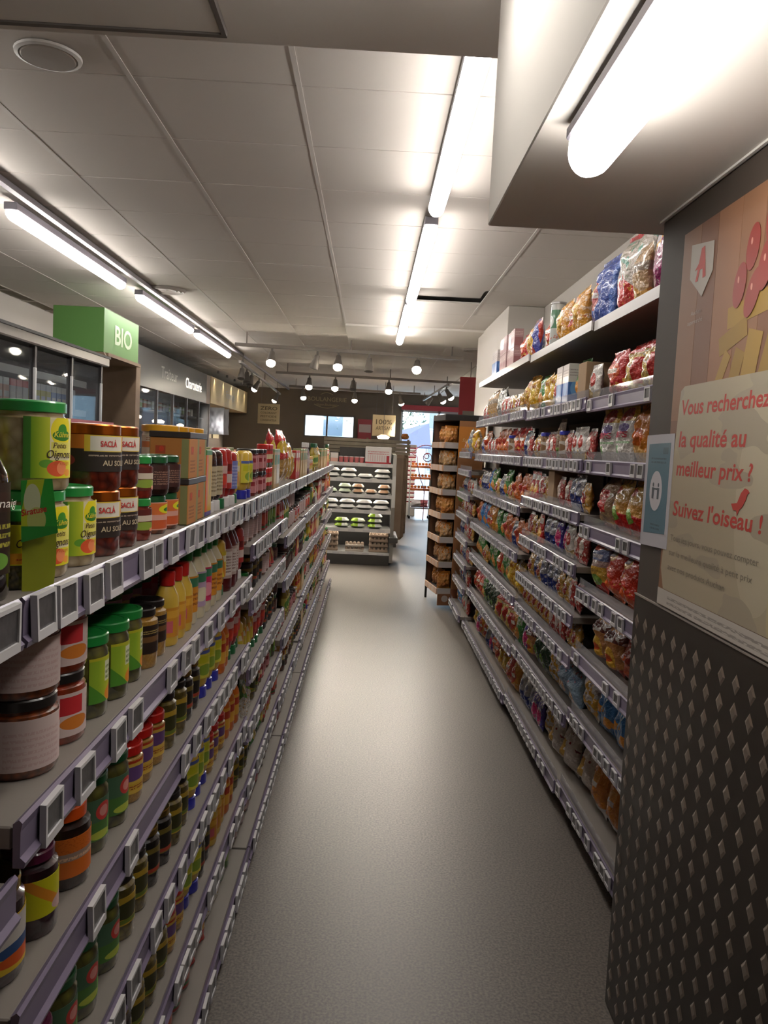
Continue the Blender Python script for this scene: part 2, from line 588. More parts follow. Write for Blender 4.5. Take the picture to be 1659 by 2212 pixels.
# ------------------------------------------------------------------ light battens
def batten(label, x, y0, y1, z, group, mat=None, up=-.1):
    t = thing('batten_light', label, 'light', (x, (y0 + y1) / 2, z), group=group)
    L = (y1 - y0) / 2
    w = .042
    prof = [(w * math.cos(a), -.05 * math.sin(a)) for a in [-up + (PI + 2 * up) * i / 14 for i in range(15)]]
    V, Fc = [], []
    n = len(prof)
    ys = [(-L, .55), (-L + .012, .85), (-L + .04, 1.), (L - .04, 1.), (L - .012, .85), (L, .55)]
    for yy, k in ys:
        V += [(px * k, yy, pz * k) for px, pz in prof]
    for a in range(len(ys) - 1):
        for i in range(n - 1):
            Fc.append((a * n + i, a * n + i + 1, (a + 1) * n + i + 1, (a + 1) * n + i))
    Fc.append(tuple(range(n))); Fc.append(tuple(range((len(ys) - 1) * n, len(ys) * n))[::-1])
    ob('diffuser', mesh('diffuser', V, Fc, mat or m_tube), t)
    ob('housing', boxes('housing', [(-.038, .038, -L - .004, L + .004, .0045 if up < .2 else .0255, .05)], M('batten_housing', '8b8790', .5), .004), t)
    for s in (-1, 1):
        ob('end_clip', boxes('end_clip', [(-.014, .014, s * L * .9 - .012, s * L * .9 + .012, .05, .064 if z > 2.2 else .06)], m_grey, .002), t)
    return t
LZ = 2.755
for k, (a, b) in enumerate([(2.54, 4.26), (4.56, 6.82), (7.06, 9.4)]):
    batten(['long white batten light leaving the near plaster edge, above the aisle', 'middle white batten light hung above the aisle', 'farthest batten light above the aisle, smallest'][k], .285, a, b, LZ, 'lights over the aisle')
for k, (a, b) in enumerate([(2.56, 4.45), (4.72, 6.78), (7.26, 9.34), (9.64, 11.8)]):
    batten(['batten light over the next aisle, left outside the frame', 'largest batten light of the left row', 'middle batten light of the left row, above the green sign', 'smallest batten light of the left row, farthest'][k], -2.12, a, b, LZ, 'lights over the left aisle')
batten('glaring batten light under the plaster soffit, top right', .37, .62, 1.5, 2.052, None, M('lit_diffuser_short', 'fffaf4', .4, emit=7.5), .5)
batten('added unseen batten light brightening the near plaster, above the camera', .06, 1.0, 1.95, 2.615, None)  # added lamp out of view, placed to brighten the near plaster strip
lr = thing('lighting_rail', 'long grey mounting rail over the left row of lights', 'rail', (-2.02, 7, 2.815), me=boxes('lighting_rail', [(-.02, .02, -4.4, 12.4, -.012, .02)], M('rail_grey', '8f8a90', .5)))
thing('lighting_cable', 'thin dark cable linking the lights above the aisle', 'cable', (.285, 0, 0), me=tube('cable', [(0, 4.2, 2.81), (0, 4.4, 2.8), (0, 4.6, 2.81)], .009, m_grey))

# ------------------------------------------------------------------ track lights
def spot_parts():
    prof = [(0, .0), (.030, .0), (.034, .01), (.036, .05), (.052, .12), (.058, .17), (.054, .172), (.050, .16)]
    prof = [(r, -z) for r, z in prof]
    body = lathe('spot_body', prof, M('spot_grey', '6d6862', .5), 14)
    lens = lathe('spot_lens', [(0, -.215), (.03, -.208), (.052, -.188), (.058, -.166), (.05, -.16)], m_lens, 14)
    lensoff = lathe('spot_lens_off', [(0, -.18), (.03, -.178), (.052, -.17), (.05, -.16)], M('unlit_lens', '4d4945', .3), 14)
    yoke = boxes('yoke', [(-.012, .012, -.012, .012, -.012, .048)], M('spot_grey', '6d6862'))
    return body, lens, lensoff, yoke
SB, SL, SLO, SY = spot_parts()
def spot(label, x, y, z, tilt=0., turn=0., on=True, group='track spotlights'):
    t = thing('track_spot', label, 'spotlight', (x, y, z), group=group)
    b = ob('spot_body', SB, t, (0, 0, 0), (tilt, 0, turn))
    ob('lens', SL if on else SLO, b)
    ob('yoke', SY, t)
    if on:
        ld = bpy.data.lights.new('spot_lamp', 'SPOT')
        ld.energy = SPOT_W; ld.spot_size = 1.5; ld.spot_blend = .6; ld.shadow_soft_size = .05
        ld.color = (1.0, .9, .76)
        ob('spot_lamp', ld, b, (0, 0, -.19))
    return t
def track(label, p0, p1):
    a, b = Vector(p0), Vector(p1)
    d = b - a
    L = d.length
    t = thing('spot_track', label, 'track', tuple((a + b) / 2), (0, 0, math.atan2(d.y, d.x)), 'ceiling tracks')
    ob('track_bar', boxes('track_bar', [(-L / 2, L / 2, -.018, .018, -.02, .02)], M('track_grey', '7d7670', .5)), t)
    for s in (-.9, 0, .9):
        ob('hanger', boxes('hanger', [(s * L / 2 - .008, s * L / 2 + .008, -.008, .008, .02, CZ - a.z)], M('track_grey', '7d7670')), t)
track('nearest spotlight track hung across the aisle', (-1.7, 9.85, 2.68), (1.12, 10.15, 2.68))
track('second spotlight track across, behind the nearest', (-1.62, 13.4, 2.68), (2.2, 13.75, 2.68))
track('third spotlight track across, by the bakery wall', (-1.7, 16.4, 2.68), (1.0, 16.75, 2.68))
track('left spotlight track running along the counters', (-1.98, 11.95, 2.68), (-2.2, 19.2, 2.68))
track('right spotlight track running toward the entrance', (1.33, 14.1, 2.68), (1.2, 18.8, 2.68))
for lab, x, y, tl, tn, on in [
    ('lit spotlight at the left end of the nearest track', -1.25, 9.9, -.6, 0, True), ('unlit spotlight tilted right on the nearest track', -.70, 9.96, .25, 1.4, False),
    ('lit spotlight in the middle of the nearest track', -.44, 9.98, -.6, 0, True), ('unlit spotlight pointing down on the nearest track', -.06, 10.0, -.2, 0, False),
    ('glaring spotlight at the right of the nearest track', .545, 10.09, -.8, -.1, True),
    ('left lit spotlight on the second track', -1.06, 13.45, -.5, 0, True), ('middle lit spotlight on the second track', -.63, 13.5, -.5, 0, True),
    ('unlit spotlight on the second track', -.33, 13.53, -.5, 0, False), ('right lit spotlight on the second track', .27, 13.57, -.5, 0, True),
    ('left lit spotlight on the third track', -1.42, 16.45, -.4, .3, True), ('lit spotlight in front of the bakery lettering', -.36, 16.55, -.4, 0, True),
    ('tilted lit spotlight above the hanging artisan sign', .57, 16.68, .4, -.7, True),
    ('first dark spotlight on the left track', -2.0, 12.3, -.4, 0, False), ('second dark spotlight on the left track', -2.02, 12.9, -.4, .2, False),
    ('third dark spotlight on the left track', -2.03, 13.5, -.4, -.3, False),
    ('bright spotlight on the left track aimed at the beige sign', -2.06, 14.6, .5, 1.5, True), ('last bright spotlight on the left track', -2.13, 18.2, .5, 1.5, True),
    ('lit spotlight on the right track, turned to the shelves', 1.32, 14.4, .6, -1.4, True), ('second lit spotlight on the right track', 1.29, 15.6, .6, -1.4, True),
    ('boxy dark spotlight on the right track', 1.25, 16.8, .7, 1.2, False)]:
    spot(lab, x, y, 2.61, tl, tn, on)
# wall-washers of the beige sign are real lamps on the same track
def vent(label, x, y, r, z=CZ):
    t = thing('ceiling_vent', label, 'vent', (x, y, z), group='round ceiling vents')
    prof = []
    for k in range(5):
        r0 = r * (1 - k * .2)
        prof += [(r0, -.004 - .006 * (k % 2)), (r0 - r * .1, -.022 + .004 * k)]
    ob('vent_rings', lathe('vent_rings', [(r * 1.02, 0)] + prof + [(0.001, -.012)], M('vent_metal', '9b948d', .5), 28), t)
    return t
vent('round ceiling vent between the left light row and the tiles', -1.9, 7.37, .17)
vent('round ceiling vent above the far right shelf end', 1.28, 10.3, .16, CZ - .02)
sp = thing('ceiling_speaker', 'round ceiling speaker near the top left corner', 'speaker', (-1.21, 2.98, CZ))
ob('grille', lathe('speaker_grille', [(.098, -.008), (.09, -.014), (0, -.017)], M('speaker_grille', '9d948b', .7, bump=(900, .3)), 28), sp)
ob('rim', lathe('speaker_rim', [(.115, 0), (.113, -.008), (.1, -.012), (.097, -.006)], m_white, 28), sp)

# ================================================================== PRODUCT KINDS
class Kind:
    def __init__(s, name, desc, cat, w, d, h, parts, simple=True):
        s.name, s.desc, s.cat, s.w, s.d, s.h, s.parts = name, desc, cat, w, d, h, parts   # parts: (part name, mesh, label)
        s.joined = None
    def one(s):
        if s.joined is None:
            s.joined = s.parts[0][1] if len(s.parts) == 1 else join_meshes(s.name, [(p[1], None) for p in s.parts])
        return s.joined
K = {}

def jar_profile(R, H, lidh, neck=.86, sq=.12):
    zb = H - lidh
    return [(0, .004), (R * .7, .002), (R * .93, 0), (R, .006), (R, zb * (1 - sq) - .004), (R * .985, zb * (1 - sq) + .004), (R * neck, zb - .004), (R * neck, zb + .004)]

def jar(key, desc, R, H, body, lid, label=None, lidh=.016, neck=.86, texts=(), name='jar', cat='jar', seg=22, sx=1.0):
    parts = [('jar_body', lathe(key + '_body', jar_profile(R, H, lidh, neck), body, seg), None)]
    rl = R * neck + .003
    parts.append(('lid', lathe(key + '_lid', [(rl * .96, H - lidh), (rl, H - lidh + .001), (rl, H - .003), (rl - .002, H - .0008), (rl * .8, H), (rl * .78, H - .001), (0, H - .001)], lid, seg), None))
    if label:
        z0, z1, u0, u1, mat = label
        parts.append(('label', sleeve(key + '_label', R + .0008, z0, z1, u0, u1, mat), None))
    for nm, s, x0, x1, yb, cap, mat, bold, shear in texts:
        parts.append(('lettering', text(key + nm, s, x0, x1, yb, cap, mat, bold, shear, R=R + .0014), None))
    K[key] = Kind(name, desc, cat, 2 * R + .004, 2 * R + .004, H, parts)

def bottle(key, desc, R, H, body, cap, label=None, flat=.75, capdown=False, neck=.35, caph=.03, name='sauce_bottle', cat='bottle', texts=()):
    if capdown:      # squeeze bottle standing on its cap
        prof = [(R * .62, caph), (R * .8, caph + .008), (R, caph + H * .3), (R * .98, H * .75), (R * .9, H * .93), (R * .7, H - .004), (R * .4, H), (0, H)]
        cp = [(0, 0), (R * .82, 0), (R * .84, .003), (R * .8, caph - .002), (R * .66, caph)]
    else:
        prof = [(0, .002), (R * .9, 0), (R, .006), (R, H * .58), (R * .92, H * .66), (R * neck, H * .82), (R * neck, H - caph)]
        cp = [(R * neck + .002, H - caph - .002), (R * neck + .0025, H - .003), (R * neck, H), (0, H)]
    parts = [('bottle_body', lathe(key + '_body', prof, body, 20, 1, flat), None), ('cap', lathe(key + '_cap', cp, cap, 16, 1, flat if capdown else 1), None)]
    if label:
        z0, z1, u0, u1, mat = label
        rr = R if not capdown else R * 1.0
        parts.append(('label', sleeve(key + '_label', rr + .001, z0, z1, u0, u1, mat, 12, 1, flat), None))
    K[key] = Kind(name, desc, cat, 2 * R + .003, 2 * R * flat + .004, H, parts)

def carton(key, desc, w, d, h, mat, lidmat=None, lidh=.012, name='carton', cat='box'):
    parts = [('carton_body', boxes(key, [(-w / 2, w / 2, -d / 2, d / 2, 0, h - (lidh if lidmat else 0))], mat, .0018), None)]
    if lidmat:
        parts.append(('carton_top', boxes(key + '_top', [(-w / 2 - .001, w / 2 + .001, -d / 2 - .001, d / 2 + .001, h - lidh, h)], lidmat, .0012), None))
    K[key] = Kind(name, desc, cat, w, d, h, parts)

def bag_mesh(key, w, h, t, mat, seed=1, nu=16, nv=20, crimp=.045, gusset=False, crease=1.0):
    r = random.Random(seed)
    ph = [(r.uniform(2, 9), r.uniform(-8, 8), r.uniform(0, 6.3), r.uniform(.3, 1)) for _ in range(8)]
    def wr(u, v):
        return sum(a * math.sin(fu * u * 3 + fv * v * 3 + p) for fu, fv, p, a in ph) / 4
    V, UV, Fc = [], [], []
    idx = {}
    for side in (-1, 1):
        for j in range(nv + 1):
            v = j / nv
            vv = min(max((v - crimp) / (1 - 2 * crimp), 0), 1)
            g = max(0., math.sin(PI * vv)) ** .5
            if gusset:
                g = min(1, (1 - vv) * 1.4) ** .8 if vv < .999 else 0
            g *= (1.06 - .2 * v)
            for i in range(nu + 1):
                u = i / nu
                key_ = (side, i, j)
                edge = i in (0, nu)
                if edge and side == 1:
                    idx[key_] = idx[(-1, i, j)]; continue
                s = max(0., math.sin(PI * u)) ** .6
                th = t / 2 * s * g
                th += (wr(u * (1 if side < 0 else 1.3), v) * t * .13 * s * min(1, g * 1.5)) * crease
                x = (u - .5) * w * (1 - .05 * g) + wr(v, u) * w * .018
                zz = v * h + (wr(u * 2, .3) * h * .008 if j in (0, nv) else 0) + (h * .006 * (i % 2) if j in (0, nv) else 0)
                sag = wr(.2, v) * t * .06
                idx[key_] = len(V)
                V.append((x, side * max(th, .0006) + sag, max(0, zz))); UV.append((u, v))
        for j in range(nv):
            for i in range(nu):
                q = (idx[(side, i, j)], idx[(side, i + 1, j)], idx[(side, i + 1, j + 1)], idx[(side, i, j + 1)])
                Fc.append(q if side < 0 else q[::-1])
    return mesh(key, V, Fc, mat, UV, sharp=80)

FILM = (46, .9, 'Object', 3.0, 'noise', .016)
def bag(key, desc, w, h, t, base, layers, seed=1, rough=.25, metal=0., gusset=False, name=None, cat='bag', texts=(), crimpcol=None, coat=.5):
    if name is None:
        name = 'crisps_bag' if 'crisps' in desc else 'pouch' if 'pouch' in desc else 'cracker_bag' if 'cracker' in desc or 'biscuit' in desc else 'bread_bag' if 'bread' in desc else 'pasta_bag' if 'pasta' in desc or 'noodle' in desc else 'snack_bag'
    lay = list(layers)
    if crimpcol:
        lay += [('rect', 0, .95, 1, 1.01, crimpcol), ('rect', 0, -.01, 1, .045, crimpcol)]
    mt = PM('film_print_' + key, base, lay, rough, coat, metal, FILM)
    parts = [('film', bag_mesh(key, w, h, t, mt, seed, gusset=gusset), None)]
    for nm, s, x0, x1, yb, cap, mat, bold in texts:
        me = text(key + nm, s, x0, x1, yb, cap, mat, bold)
        me.transform(Matrix.Rotation(PI / 2, 4, 'X'))
        front = [v.co for v in parts[0][1].vertices]
        for v in me.vertices:                     # lay the print on the puffed front
            near = sorted(front, key=lambda c: (c.x - v.co.x) ** 2 + (c.z - v.co.z) ** 2)[:6]
            v.co.y = min(c.y for c in near) - .0015
        parts.append(('lettering', me, None))
    K[key] = Kind(name, desc, cat, w, t * 1.1, h, parts)

# ---- shared materials of the products
def content(name, col, col2, scale=120, lump=.5, rough=.35):
    if name in MATS: return MATS[name]
    m, n, l, b = new_mat(name)
    tc = n.new('ShaderNodeTexCoord')
    v = n.new('ShaderNodeTexVoronoi'); v.inputs['Scale'].default_value = scale
    l.new(tc.outputs['Object'], v.inputs['Vector'])
    r = n.new('ShaderNodeValToRGB'); e = r.color_ramp.elements
    e[0].color = lin(col); e[1].color = lin(col2); e[0].position = .1; e[1].position = .75
    l.new(v.outputs['Distance'], r.inputs[0]); l.new(r.outputs[0], b.inputs['Base Color'])
    b.inputs['Roughness'].default_value = rough
    b.inputs['Coat Weight'].default_value = 1.0; b.inputs['Coat Roughness'].default_value = .03
    bp = n.new('ShaderNodeBump'); bp.inputs['Strength'].default_value = lump; bp.inputs['Distance'].default_value = .003; bp.invert = True
    l.new(v.outputs['Distance'], bp.inputs['Height']); l.new(bp.outputs[0], b.inputs['Normal'])
    MATS[name] = m
    return m
c_onion = content('pickled_onions', 'b7a685', '8d7a55', 60)
c_caper = content('capers', '5c5327', '2d2812', 160)
c_tomato = content('dried_tomatoes', '7c2a14', '3d120a', 70)
c_sauce = content('red_sauce', '8c2a17', '6a1c10', 90, .15)
c_orange_sauce = content('orange_sauce', '8a4216', '4a2410', 90, .15)
c_gherkin = content('gherkins', '6d6a2e', '35331a', 45)
c_olive = content('green_olives', '857333', '4d431c', 75)
c_dkolive = content('black_olives', '2b2420', '14100e', 75)
c_mustard = content('mustard', 'b48a3c', '9c7430', 200, .1)
c_beet = content('beetroot', '3a101c', '1f080f', 60)
c_honey = content('pale_spread', 'cdbf9f', 'b5a585', 60, .15)
c_pepper = content('peppers', '9b3417', '6a2a10', 50)
c_dark = content('dark_relish', '33190f', '1e0e08', 90, .2)
l_green = M('lid_green', '1f8a3c', .35, coat=.5)
l_dkgreen = M('lid_dark_green', '17502c', .3, coat=.5)
l_copper = M('lid_copper', 'b5601d', .22, metal=.85)
l_black = M('lid_black', '211d1c', .35, coat=.4)
l_red = M('lid_red', 'c8241d', .35, coat=.5)
l_gold = M('lid_gold', 'b5974d', .25, metal=.9)
l_orange = M('lid_orange', 'e4581a', .35, coat=.5)
l_blue = M('lid_blue', '2a2fa8', .35, coat=.5)
l_purple = M('lid_purple', '5f1f3f', .35, coat=.5)
l_white = M('lid_white', 'd6d4d2', .4, coat=.3)
l_yellow = M('lid_yellow', 'd49a1c', .4, coat=.3)
p_red = M('squeeze_red', 'a01a16', .3, coat=.6)
p_dkred = M('squeeze_dark_red', '5c1310', .3, coat=.6)
p_yel = M('squeeze_yellow', 'd9b545', .35, coat=.5)
p_cream = M('squeeze_cream', 'd8cfae', .35, coat=.5)
p_brown = M('squeeze_brown', '2e1712', .25, coat=.8)
p_orange = M('squeeze_orange', 'cf6a1c', .35, coat=.5)
p_oil = M('oil_glass', '9a8420', .15, coat=.9)
p_dkgl = M('dark_glass', '231a12', .12, coat=.9)
ink = M('ink_dark', '3a2413', .6)
ink_g = M('ink_green', '17602a', .6)
ink_w = M('ink_white', 'e8e2d8', .6)
ink_r = M('ink_red', 'c0241f', .6)
ink_y = M('ink_yellow', 'e6d23a', .6)

# ---- jars of the left side
R = .05
lab_onion = PM('label_onion', 'd9d021', [('ugrad', .55, .05, '6ea323'), ('rect', 0, 0, .1, 1, '3f7a2a'), ('rect', .36, .30, .82, 1, 'd8cfa9'), ('ell', .59, .78, .22, .26, 'e3d31a'),
    ('ell', .59, .71, .19, .09, '2f7a1f'), ('ell', .59, .80, .095, .1, '3b8a28'), ('rect', .38, .36, .92, .60, 'd9d060'), ('ell', .32, .24, .11, .07, '5f9a2a'), ('ell', .50, .16, .18, .13, 'd9562a'), ('ell', .58, .17, .1, .11, 'e88a5a'), ('ell', .72, .09, .09, .06, 'e89a35')], .5, .1)
jar('onion', 'pickled onion jar with green lid', R, .118, c_onion, l_green, (.016, .096, .39, .68, lab_onion), texts=[
    ('t1', 'Kühne', .004, .034, .0708, .007, ink_y, .01, .2), ('t2', 'Petits', .003, .027, .056, .0075, ink, 0, .25), ('t3', 'Oignons', -.006, .039, .043, .0105, ink, .005, .25), ('t4', 'au Vinaigre', .004, .036, .034, .0055, M('ink_orange', 'c8622a', .6), 0, .25)])
lab_caper = PM('label_caper', 'd9d021', [('ell', .6, .80, .22, .16, '2f7a1f'), ('rect', .1, .03, .95, .3, 'e39a20'), ('lines', .3, .12, .8, .2, 1, 'c0401a')], .5, .1)
jar('caper', 'slim caper jar with green lid', .029, .10, c_caper, l_green, (.030, .080, .30, .72, lab_caper), texts=[('t', 'Câpres', -.014, .016, .052, .010, ink, .005, .25)])
lab_sun = PM('label_sundried', '2f2622', [('rect', 0, .62, 1, 1, 'cf7426'), ('rect', .32, .55, .68, 1, 'd9b93a'), ('rect', .36, .57, .64, .97, 'd6cfc0'), ('ell', .14, .30, .12, .2, '8c2a30'), ('lines', .35, .42, .9, .5, 1, '9a8a78')], .45, .15)
jar('sundried', 'copper-lidded dried tomato jar', .052, .106, c_tomato, l_copper, (.030, .088, .16, .84, lab_sun), lidh=.018, neck=.92, texts=[('t', 'SACLÀ', -.016, .016, .070, .009, ink_r, .02, 0), ('t2', 'AU SOLEIL', -.012, .05, .040, .008, M('ink_tan', 'c0b090', .6), .02, 0)])
lab_pep = PM('label_pepper', '5a1c14', [('rect', .2, .5, .8, .75, 'c9bba8'), ('ell', .5, .3, .25, .18, '8aa03a'), ('rect', .1, .06, .3, .2, 'd9c93a'), ('rect', .6, .06, .9, .2, 'd98a6a')], .5, .1)
jar('pepper', 'small green-lidded antipasti jar', .035, .080, c_sauce, l_green, (.014, .058, .2, .8, lab_pep))
lab_bar = PM('label_barcode', '3a1a16', [('rect', .45, .15, .85, .85, 'b8b2aa'), ('bars', .5, .2, .8, .8, 14, '4a4440'), ('lines', .05, .2, .4, .8, 6, '8a6a5a')], .5, .1)
jar('darkred', 'dark red barcoded jar', .045, .080, c_dark, l_dkgreen, (.012, .060, .2, .85, lab_bar))
lab_pink = PM('label_pink_dish', 'cf9a8a', [('rect', .05, .55, .95, .97, 'c9692f'), ('ell', .7, .75, .2, .18, 'd9d021'), ('ell', .7, .73, .13, .08, '2f7a1f'), ('ell', .5, .2, .35, .16, 'c0562a')], .5, .1)
jar('salad', 'salad pot with orange label', .044, .078, c_orange_sauce, l_dkgreen, (.008, .064, .15, .85, lab_pink))
lab_w = PM('label_tomato_white', 'cdb9b4', [('rect', .78, .0, 1, 1, 'd2ccc8'), ('rect', .80, .55, .98, .95, 'c83a48'), ('rect', .68, .74, .73, .95, 'c83a48'), ('lines', .05, .08, .62, .82, 6, 'c4a8a4')], .55, .1)
lab_w2 = PM('label_bean_white', 'cdb9b4', [('rect', .1, .5, .4, .92, 'c02a30'), ('ell', .3, .3, .2, .16, 'cf7a2a'), ('lines', .5, .1, .95, .9, 6, 'c09c98')], .55, .1)
jar('tomsauce', 'tomato sauce jar with white label', .053, .106, c_orange_sauce, l_black, (.012, .080, .33, .76, lab_w), neck=.9)
jar('tomsauce2', 'red bean jar with white label', .053, .106, c_pepper, l_black, (.012, .076, .40, .80, lab_w2), neck=.9)
lab_gh = PM('label_gherkin', '8fb02e', [('ugrad', .15, .55, 'd6cf2c'), ('diag', .8, .18, .18, '4d8a2a'), ('ell', .5, .16, .22, .18, 'e08a2a'), ('rect', .28, .45, .62, .9, 'cdd0b0'), ('lines', .3, .5, .6, .85, 3, '6a7a40'), ('rect', .0, .94, 1, 1, 'b8b82a')], .5, .1)
jar('gherkin', 'gherkin jar with bright green lid', .044, .135, c_gherkin, l_green, (.024, .098, .44, .84, lab_gh), neck=.93, lidh=.018)
lab_mu = PM('label_mustard', '2a1d16', [('rect', .1, .4, .9, .6, '6a4a2a'), ('lines', .15, .7, .85, .85, 2, 'a08a50')], .45, .1)
jar('mustard', 'mustard jar with dark label', .040, .118, c_mustard, l_black, (.03, .086, .32, .68, lab_mu), neck=.8)
lab_my = PM('label_mustard_yellow', 'd2ae4c', [('ell', .5, .6, .28, .22, '6a4a80'), ('rect', .1, .1, .9, .3, 'c9a23a'), ('lines', .2, .13, .8, .27, 2, '8a3a2a'), ('rect', 0, .92, 1, 1, 'b83a20')], .45, .1)
jar('mustardred', 'mustard pot with red lid', .040, .110, c_mustard, l_red, (.018, .082, .15, .85, lab_my), neck=.9, lidh=.02)
lab_or = PM('label_orange', 'cf6a22', [('rect', .05, .42, .95, .62, '9a8478'), ('lines', .1, .45, .9, .6, 1, 'd8b090'), ('ell', .9, .3, .1, .14, 'd9a58a'), ('blob', 30, .6, .62, 1, 'b8561a')], .5, .1)
jar('orangejar', 'dark jar with orange lid', .047, .125, c_dark, l_orange, (.020, .082, .28, .74, lab_or), neck=.8, lidh=.022)
lab_be = PM('label_beet', 'd2b030', [('ell', .72, .62, .33, .36, 'c9c3bc'), ('ell', .72, .38, .3, .14, '33507f'), ('ell', .72, .2, .3, .12, 'd05a22'), ('ell', .18, .84, .1, .08, 'c03a22')], .5, .1)
jar('beet', 'yellow-labelled beetroot jar', .050, .128, c_beet, l_gold, (.018, .088, .26, .72, lab_be), neck=.84)
lab_yg = PM('label_yellowgreen', 'c9c51e', [('diag', .6, .75, .09, 'd98a2a'), ('ell', .75, .2, .25, .2, 'c9a8a0')], .5, .1)
jar('grape', 'dark jar with purple lid', .040, .120, c_beet, l_purple, (.03, .084, .3, .75, lab_yg), neck=.8)
lab_co = PM('label_cornichon', '4f7a3a', [('rect', 0, .45, 1, 1, '4a6a50'), ('rect', .55, 0, 1, .45, '6fae3a'), ('ell', .45, .68, .15, .22, 'c9413c'), ('ell', .45, .68, .09, .13, 'd9938a'), ('ell', .4, .12, .2, .1, 'b5c24a')], .5, .1)
jar('cornichon', 'cornichon jar with green label', .043, .13, c_gherkin, l_dkgreen, (.022, .092, .36, .8, lab_co), neck=.9)
jar('olive', 'olive jar with yellow label', .040, .125, c_olive, l_black, (.03, .085, .25, .75, PM('label_olive', 'b5962f', [('ell', .5, .5, .3, .3, '3a3a1a'), ('rect', .1, .05, .9, .2, '6a7a2a')], .5, .1)), neck=.82)
jar('blackolive', 'black olive jar with gold lid', .040, .125, c_dkolive, l_gold, (.03, .085, .25, .75, PM('label_blackolive', '7a6a2c', [('ell', .5, .5, .3, .3, '1f1a12'), ('rect', .1, .05, .9, .2, 'a8402a')], .5, .1)), neck=.82)
jar('honey', 'yellow-lidded pale spread jar', .050, .115, c_honey, l_yellow, (.02, .085, .2, .8, PM('label_honey', 'd2bfa5', [('rect', 0, .5, 1, .75, 'c9743a'), ('ell', .5, .3, .3, .2, 'c9a83a'), ('lines', .1, .8, .9, .95, 2, 'a0603a')], .5, .1)), lidh=.02, neck=.95)
jar('pinkjar', 'pink-labelled jar with black lid', .038, .085, c_sauce, l_black, (.012, .062, .2, .8, PM('label_pinkjar', 'c07f80', [('rect', .5, .1, .95, .9, 'b8a8a0'), ('bars', .55, .2, .9, .8, 12, '8a7a78'), ('rect', .1, .5, .4, .8, '8c2a30')], .5, .1)), neck=.9)
jar('herb', 'small spice jar with red lid', .022, .095, content('dry_herbs', '7a6a3a', '4a3a1a', 200, .3), l_red, (.02, .07, .2, .8, PM('label_herb', 'b5302a', [('rect', .2, .3, .8, .7, 'd9c9a0')], .5, .1)), neck=.92, lidh=.022)
jar('tin', 'red tomato tin', .037, .108, PM('tin_red', 'a8322a', [('rect', 0, .94, 1, 1.01, 'a9a7a6'), ('rect', 0, -.01, 1, .05, 'a9a7a6'), ('ell', .5, .45, .16, .22, 'd05a3a'), ('rect', .38, .7, .62, .85, 'd9d0c0'), ('rect', 0, .12, 1, .2, '3a6a34')], .35, .3), m_steel, neck=.97, lidh=.004, name='tin_can', cat='can')
jar('tingreen', 'green bean tin', .037, .108, PM('tin_green', '4a7a34', [('rect', 0, .94, 1, 1.01, 'a9a7a6'), ('rect', 0, -.01, 1, .05, 'a9a7a6'), ('ell', .5, .45, .16, .22, '8ab04a'), ('rect', .38, .7, .62, .85, 'd9d0c0')], .35, .3), m_steel, neck=.97, lidh=.004, name='tin_can', cat='can')
jar('tinyellow', 'yellow sweetcorn tin', .037, .08, PM('tin_yellow', 'c9a02a', [('rect', 0, .94, 1, 1.01, 'a9a7a6'), ('rect', 0, -.01, 1, .05, 'a9a7a6'), ('ell', .5, .5, .16, .25, '4a7a34'), ('rect', .4, .6, .6, .8, 'd9d0c0')], .35, .3), m_steel, neck=.97, lidh=.004, name='tin_can', cat='can')

# ---- bottles
lb = lambda n, base, *L: PM(n, base, list(L), .45, .15)
bottle('hp', 'brown sauce bottle with cream label', .032, .17, p_brown, l_white, (.045, .125, .3, .7, lb('label_hp', 'b8ab8c', ('lines', .15, .15, .85, .9, 6, '7a6a50'))), capdown=True)
bottle('ketchup', 'green-capped red ketchup bottle', .034, .175, p_red, M('cap_green', '1c6a3a', .4, coat=.3), (.06, .135, .28, .72, lb('label_ketchup', 'b03a38', ('rect', .15, .55, .85, .85, 'c9a8a0'), ('ell', .5, .3, .3, .18, 'd0402a'))), capdown=True)
bottle('ketchupw', 'white-capped red ketchup bottle', .034, .175, p_red, l_white, (.055, .14, .28, .72, lb('label_ketchupw', 'a8302a', ('rect', .1, .2, .9, .5, 'c9b8b0'), ('rect', .3, .6, .7, .85, '6a1a18'))), capdown=True)
bottle('mayo', 'blue-capped yellow mayonnaise bottle', .034, .165, p_yel, l_blue, (.055, .13, .28, .72, lb('label_mayo', 'd9cf4a', ('rect', .1, .55, .9, .8, 'c9c92a'), ('ell', .5, .3, .3, .2, '8aa83a'), ('rect', 0, .88, 1, 1, '5a6ab0'))), capdown=True)
bottle('mayog', 'green-capped yellow mayonnaise bottle', .034, .165, p_yel, M('cap_green', '1c6a3a'), (.055, .13, .28, .72, lb('label_mayog', 'd9c53a', ('rect', .1, .6, .9, .85, 'd8cfae'), ('diag', .4, .7, .1, 'd08a2a'))), capdown=True)
bottle('bluelab', 'sauce bottle with blue label', .034, .165, p_red, l_white, (.05, .135, .25, .75, lb('label_blue', '6f7ab8', ('lines', .1, .1, .9, .9, 7, 'a8aacc'))), capdown=True)
bottle('dressg', 'white dressing bottle with orange label', .034, .19, p_cream, l_green, (.03, .12, .25, .75, lb('label_dress_orange', 'cf8a2a', ('rect', .1, .7, .9, .95, '3a7a5a'), ('lines', .2, .2, .8, .6, 3, '8a4a1a'))), neck=.4)
bottle('dressp', 'white dressing bottle with violet label', .034, .19, p_cream, l_green, (.03, .12, .25, .75, lb('label_dress_violet', 'b39ab5', ('rect', .1, .7, .9, .95, '3a7a5a'), ('ell', .5, .35, .3, .2, 'd8cfae'))), neck=.4)
